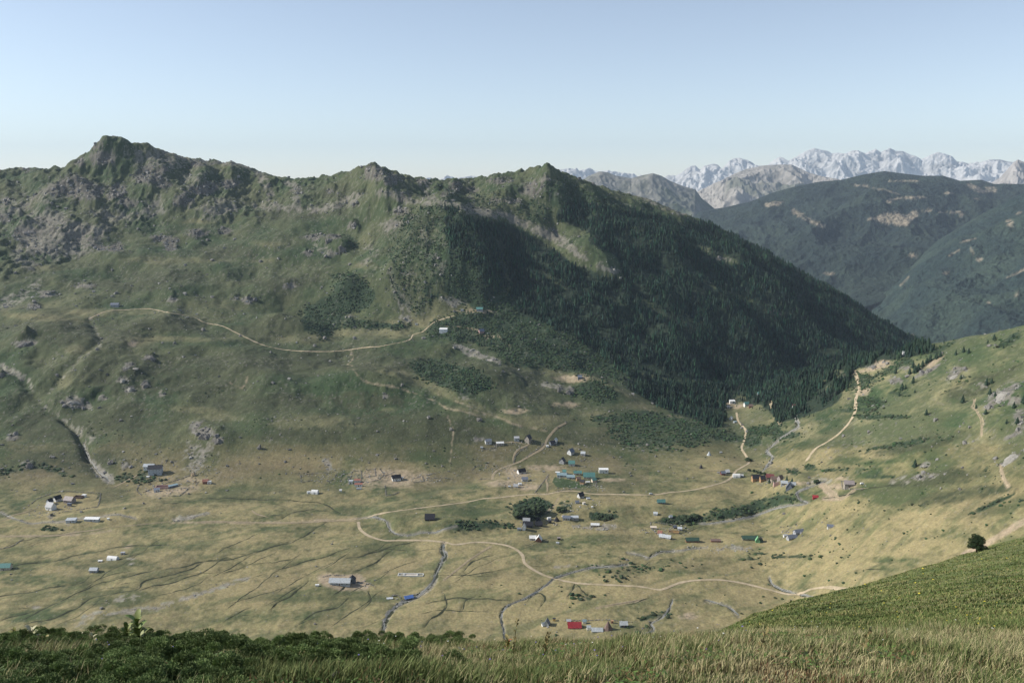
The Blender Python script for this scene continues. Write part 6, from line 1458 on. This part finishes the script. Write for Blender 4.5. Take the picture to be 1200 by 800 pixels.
# leafy ground herbs between the blades
t = rng.uniform(-.62, .62, 42000); r = 5 * (16 / 5) ** rng.random(42000); x, y = r * np.sin(t), r * np.cos(t); z_ = near_z(x, y)
k = fbm(x, y, 1.1, 3, 650) > .08; x, y, z_ = x[k], y[k], z_[k]; n = len(x)
a = rng.uniform(0, 6.28, n); L = rng.uniform(.012, .028, n); h = rng.uniform(.02, .09, n); up = rng.uniform(-.2, .6, n)
c0 = np.stack([x, y, z_ + h], 1); d = np.stack([np.cos(a), np.sin(a), up], 1) * L[:, None]; e = np.stack([-np.sin(a), np.cos(a), rng.uniform(-.4, .4, n)], 1) * L[:, None] * .35
V = np.stack([c0 - d, c0 + e, c0 + d, c0 - e], 1).reshape(-1, 3)
me = np_mesh('ground_herbs', V, np.arange(4 * n).reshape(-1, 4), M_LEAF)
kk = rng.random(n); cc = np.where((kk < .75)[:, None], np.array([.075, .125, .028]), np.array([.15, .10, .04])) * rng.uniform(.6, 1.5, (n, 1)); set_col(me, np.repeat(cc, 4, axis=0))
tag(link('ground_herbs', me), 'small leafy herbs and bilberry between the near grasses', 'herbs', kind='stuff')

def juniper_mesh(seed, R_=.8, H=.17, n=8500):
    g = np.random.default_rng(seed)
    # lumps
    nl = 34; la = g.uniform(0, 6.28, nl); lr = np.sqrt(g.random(nl)) * R_ * .85; lx, ly = np.cos(la) * lr, np.sin(la) * lr; lz = H * (1 - (lr / R_) ** 2) * g.uniform(.55, 1.0, nl) * .75; ls = g.uniform(.06, .13, nl)
    k = g.integers(0, nl, n); d = g.normal(size=(n, 3)); d[:, 2] = np.abs(d[:, 2]) * .9 + .1; d /= np.linalg.norm(d, axis=1)[:, None]
    c = np.stack([lx[k], ly[k], lz[k]], 1) + d * ls[k][:, None] * g.uniform(.55, 1.05, (n, 1))
    VS, FS, CS = [], [], []
    tone = g.uniform(.7, 1.3, nl)[k] * g.uniform(.75, 1.3, n)
    for q in range(4):
        ax = d + g.normal(0, .45, (n, 3)); ax /= np.linalg.norm(ax, axis=1)[:, None]
        sd = np.cross(ax, g.normal(size=(n, 3))); sd /= np.linalg.norm(sd, axis=1)[:, None]
        L = g.uniform(.014, .032, (n, 1))
        VS.append(np.stack([c - sd * .0055, c + sd * .0055, c + ax * L], 1).reshape(-1, 3)); CS.append(np.repeat(np.array([[.150, .205, .070]]) * tone[:, None], 3, axis=0))
    V = np.concatenate(VS); F = np.arange(len(V)).reshape(-1, 3)
    me = np_mesh('juniper_shrub', V, F, M_JUNI); set_col(me, np.concatenate(CS)); return me
jm = [juniper_mesh(700 + i) for i in range(4)]
cnt = 0; tries = 0; placed = []
while cnt < 298 and tries < 16000:
    tries += 1
    t_ = random.uniform(-.62, .62); r_ = random.uniform(5.4, 14.6); x_, y_ = r_ * math.sin(t_), r_ * math.cos(t_); z1 = float(near_z(np.array([x_]), np.array([y_]))[0])
    a_, b_ = world_px(np.array([x_]), np.array([y_]), np.array([z1 + .15]))
    if not (-60 < a_[0] < 560) or b_[0] > 850 or 6.5 < r_ * math.cos(t_) < 12.2 - 1.5 * (a_[0] < 70): continue
    if sample(JM, np.array([max(1.0, a_[0])]), np.array([min(b_[0], 798)]))[0] < .5: continue
    if any((x_ - q[0]) ** 2 + (y_ - q[1]) ** 2 < .33 ** 2 for q in placed if q[1] > 8 or r_ > 8 or (x_ - q[0]) ** 2 + (y_ - q[1]) ** 2 < .045): continue
    placed.append((x_, y_)); o = link('juniper_shrub', jm[cnt % 4]); s_ = random.uniform(.5, .8) * (.85 if r_ < 8 else 1.0)
    o.location = (x_, y_, z1 - .06); o.scale = (s_, s_, s_ * random.uniform(.8, 1.15)); o.rotation_euler = (random.uniform(-.1, .1), random.uniform(-.1, .1), random.uniform(0, 6.28))
    tag(o, 'low dark green juniper cushion in the mat at lower left', 'shrub', 'juniper cushions matted together at lower left'); cnt += 1
print('juniper', cnt)

def leafy_plant(px, py, hpx, nl, tone, label, seed, spread=.6, name='broad_leaved_plant'):
    p = near_hit(px, py)
    if p is None: p = near_hit(px, py + 10)
    s = math.hypot(p[0], p[1]) / 1040 * 1.25; H = hpx * s; g = random.Random(seed)
    root = bpy.data.objects.new(name, None); COL.objects.link(root); root.location = (p[0], p[1], p[2] - .03); root.empty_display_size = .1; tag(root, label, 'plant')
    V = []
    for k in range(2):
        for i in range(6): V.append((math.cos(i * 1.047) * .012, math.sin(i * 1.047) * .012, 0 if k == 0 else H * .72))
    st = pd('stem', V, [(i, (i + 1) % 6, 6 + (i + 1) % 6, 6 + i) for i in range(6)], M_LEAF, root)
    set_col(st.data, np.tile(np.array([.12, .15, .05]), (12, 1)))
    nl = int(nl * 1.7)
    for k in range(nl):
        an = k * 2.4 + g.uniform(-.3, .3); z0 = H * (.10 + .62 * k / nl); L = H * g.uniform(.28, .46); W = L * g.uniform(.16, .24); up = g.uniform(.5, 1.25) + (k / nl) * .35
        ca, sa = math.cos(an), math.sin(an); V, F = [], []
        n = 6; 
        for i in range(n + 1):
            u = i / n; rr = L * (math.cos(up) * u + spread * .25 * u * u); zz = z0 + L * (math.sin(up) * u - .38 * u * u)
            w_ = W * math.sin(math.pi * min(1, u * .93 + .07)) ** .7
            for sgn in (-1, 0, 1): V.append((ca * rr - sa * w_ * sgn, sa * rr + ca * w_ * sgn, zz + abs(sgn) * w_ * .35))
        for i in range(n):
            for j in range(2): F.append((3 * i + j, 3 * i + j + 1, 3 * i + j + 4, 3 * i + j + 3))
        lf = pd('leaf', V, F, M_LEAF, root, True)
        c = np.array(tone[g.randrange(len(tone))]) * g.uniform(.8, 1.2); set_col(lf.data, np.tile(c, (len(V), 1)))
GRN = [(.15, .21, .06), (.18, .24, .08), (.24, .27, .10)]; YEL = [(.30, .24, .08), (.36, .30, .12), (.20, .20, .07), (.30, .14, .05)]; PAL = [(.40, .38, .22), (.30, .31, .15), (.45, .42, .28)]
for a, b, h, n, tn, lb in [
    (38, 758, 24, 11, PAL, 'yellowing broad leaved plant, tallest at the far left edge of the juniper mat'), (18, 752, 17, 8, YEL, 'brown tipped broad leaved plant nearest the left corner'), (55, 762, 18, 8, YEL, 'orange brown broad leaved plant right of the tall yellowing one'), (93, 757, 18, 6, PAL, 'pale broad leaved plant, left one of the cream coloured pair'),
    (109, 757, 17, 6, PAL, 'pale broad leaved plant, right one of the cream coloured pair'), (150, 756, 28, 10, GRN, 'green broad leaved plant, left one of the two tall green ones'), (163, 756, 38, 12, GRN, 'green broad leaved plant, tallest plant above the juniper mat'), (238, 758, 18, 8, YEL, 'small yellow plant poking out of the juniper strip'),
    (276, 786, 18, 8, PAL, 'pale green drooping plant in the near grass'), (256, 788, 12, 6, GRN, 'small green leaved plant left of the pale drooping plant'), (135, 778, 10, 6, YEL, 'low brown leaved plant in the juniper gap'), (595, 764, 22, 9, YEL, 'yellow leaved plant at the middle of the near crest'), (540, 768, 14, 7, PAL, 'pale yellow plant left of the middle yellow plant'),
    (555, 770, 12, 7, GRN, 'low green plant left of the middle yellow plant'), (357, 800, 16, 6, YEL, 'yellowish plant at the bottom edge left of centre')]:
    leafy_plant(a, b, h, n, tn, lb, int(a * 7 + b))
# dry stalks standing above the crest
def stalk(px, py, hpx, label, seed):
    p = near_hit(px, py); s = math.hypot(p[0], p[1]) / 1040; H = hpx * s; g = random.Random(seed); V, F = [], []
    n = 8
    for i in range(n + 1):
        u = i / n; w_ = .006 * (1 - u * .6); V += [(-w_ + .05 * u * u, 0, H * u), (w_ + .05 * u * u, 0, H * u), (.05 * u * u, w_ * 1.6, H * u)]
    for i in range(n):
        for j in range(3): F.append((3 * i + j, 3 * i + (j + 1) % 3, 3 * i + 3 + (j + 1) % 3, 3 * i + 3 + j))
    for k in range(14):
        u = g.uniform(.35, 1); z0 = H * u; a = g.uniform(0, 6.28); o = len(V); L = .03
        V += [(.05 * u * u, 0, z0), (.05 * u * u + math.cos(a) * L, math.sin(a) * L, z0 + .03), (.05 * u * u + math.cos(a) * L * .3, math.sin(a) * L * .3, z0 + .045)]; F.append((o, o + 1, o + 2))
    o = pd('dry_stalk', V, F, M_LEAF, None); o.location = (p[0], p[1], p[2]); set_col(o.data, np.tile(np.array([.27, .22, .10]), (len(V), 1))); tag(o, label, 'plant')
stalk(602, 772, 54, 'tall dry seed stalk standing against the valley near the centre', 1); stalk(638, 775, 38, 'dry grass stalk right of the tall central stalk', 2); stalk(637, 772, 30, 'short dry stalk beside the right grass stalk', 3); stalk(890, 772, 40, 'thin dry stalk in front of the green slope', 4); stalk(1010, 770, 34, 'thin dry stalk at the lower right', 5)
for k, (a, b, w, lb) in enumerate([(176, 770, 20, 'long grey flat stone in the juniper gap'), (247, 772, 24, 'flat grey slab right of the juniper gap'), (393, 797, 10, 'small whitish stone at the bottom left of centre'), (141, 762, 7, 'small pale stone between juniper cushions'), (457, 785, 6, 'tiny white stone in the near grass')]):
    p = near_hit(a, b); s = math.hypot(p[0], p[1]) / 1040
    o = link('stone', craggy('stone', 1700 + k, .2, 3, .8, (.34, .32, .29))); o.location = (p[0], p[1], p[2] + .04); o.scale = (w * s * .55, w * s * .3, w * s * .16 + .03); o.rotation_euler = (0, .1, .1); tag(o, lb, 'stone')
# small flowers
def flowers(name, n, col_, r0, r1, size, label, amin, amax, hmin=.1, hmax=.22):
    t = rng.uniform(amin, amax, n); r = r0 * (r1 / r0) ** rng.random(n); x, y = r * np.sin(t), r * np.cos(t); z_ = near_z(x, y) + rng.uniform(hmin, hmax, n)
    s = size * rng.uniform(.6, 1.3, n) * np.maximum(1, r / 14)
    scatter = scatter_mesh(name, shl, x, y, z_, s, s, M_LEAF, np.array([col_]) * rng.uniform(.8, 1.1, (n, 1)))
    tag(link(name, scatter), label, 'flowers', kind='stuff')
flowers('violet_flowers', 60, (.20, .14, .50), 6, 13, .007, 'small violet flower heads among the near grass', -.5, .3)
flowers('yellow_flowers', 110, (.60, .50, .06), 16, 150, .014, 'small yellow flowers on the slope at lower right', .15, .62, .05, .2)
flowers('white_flowers', 70, (.75, .75, .68), 7, 40, .008, 'small white flower heads in the near grass', -.3, .62)

# the pine on the crest of the near slope
p = near_hit(1144, 647); s = math.hypot(p[0], p[1]) / 1040; H = 21 * s
root = bpy.data.objects.new('pine_tree', None); COL.objects.link(root); root.location = (p[0], p[1], p[2] - .1); tag(root, 'lone bushy dark green pine on the crest of the slope at right', 'tree')
V, F = [], []
def limb(a, b, ra, rb_):
    o = len(V); d = (Vector(b) - Vector(a)).normalized(); q = d.to_track_quat('Z', 'Y')
    for c, r in ((a, ra), (b, rb_)):
        for i in range(6): V.append(tuple(Vector(c) + q @ Vector((math.cos(i * 1.047) * r, math.sin(i * 1.047) * r, 0))))
    for i in range(6): F.append((o + i, o + (i + 1) % 6, o + 6 + (i + 1) % 6, o + 6 + i))
limb((0, 0, -.2), (.08, 0, H * .45), .16, .11); limb((.08, 0, H * .45), (-.05, 0, H * .9), .11, .03)
tips = []
g = random.Random(5)
for k in range(26):
    u = .16 + .78 * k / 26; a = k * 2.4; L = H * (.40 * math.sin(math.pi * min(1, u * 1.05)) ** .6 + .04) * g.uniform(.6, 1.15)
    c = (.05, 0, H * u * .95); e = (c[0] + math.cos(a) * L, math.sin(a) * L, c[2] + L * g.uniform(.05, .4)); limb(c, e, .035, .012); tips += [(e, 1.0), (((c[0] + e[0]) / 2, (c[1] + e[1]) / 2, (c[2] + e[2]) / 2 + .05), .8)]
pd('trunk', V, F, M_BARK, root)
gg = np.random.default_rng(3); VS = []; CS = []
for (c, w_) in tips:
    n = 420; d = gg.normal(size=(n, 3)); d /= np.linalg.norm(d, axis=1)[:, None]; q = np.array(c) + d * gg.uniform(.2, 1, (n, 1)) ** .5 * H * .105 * w_ * np.array([1.15, 1.15, .75])
    ax = d + gg.normal(0, .5, (n, 3)); sd = np.cross(ax, gg.normal(size=(n, 3))); sd /= np.linalg.norm(sd, axis=1)[:, None]
    VS.append(np.stack([q - sd * .03, q + sd * .03, q + ax * .10], 1).reshape(-1, 3)); CS.append(np.repeat(np.array([[.030, .050, .020]]) * gg.uniform(.6, 1.5) * gg.uniform(.7, 1.3, (n, 1)), 3, axis=0))
V_ = np.concatenate(VS); me = np_mesh('pine_crown', V_, np.arange(len(V_)).reshape(-1, 3), M_JUNI); set_col(me, np.concatenate(CS)); link('crown', me, root)
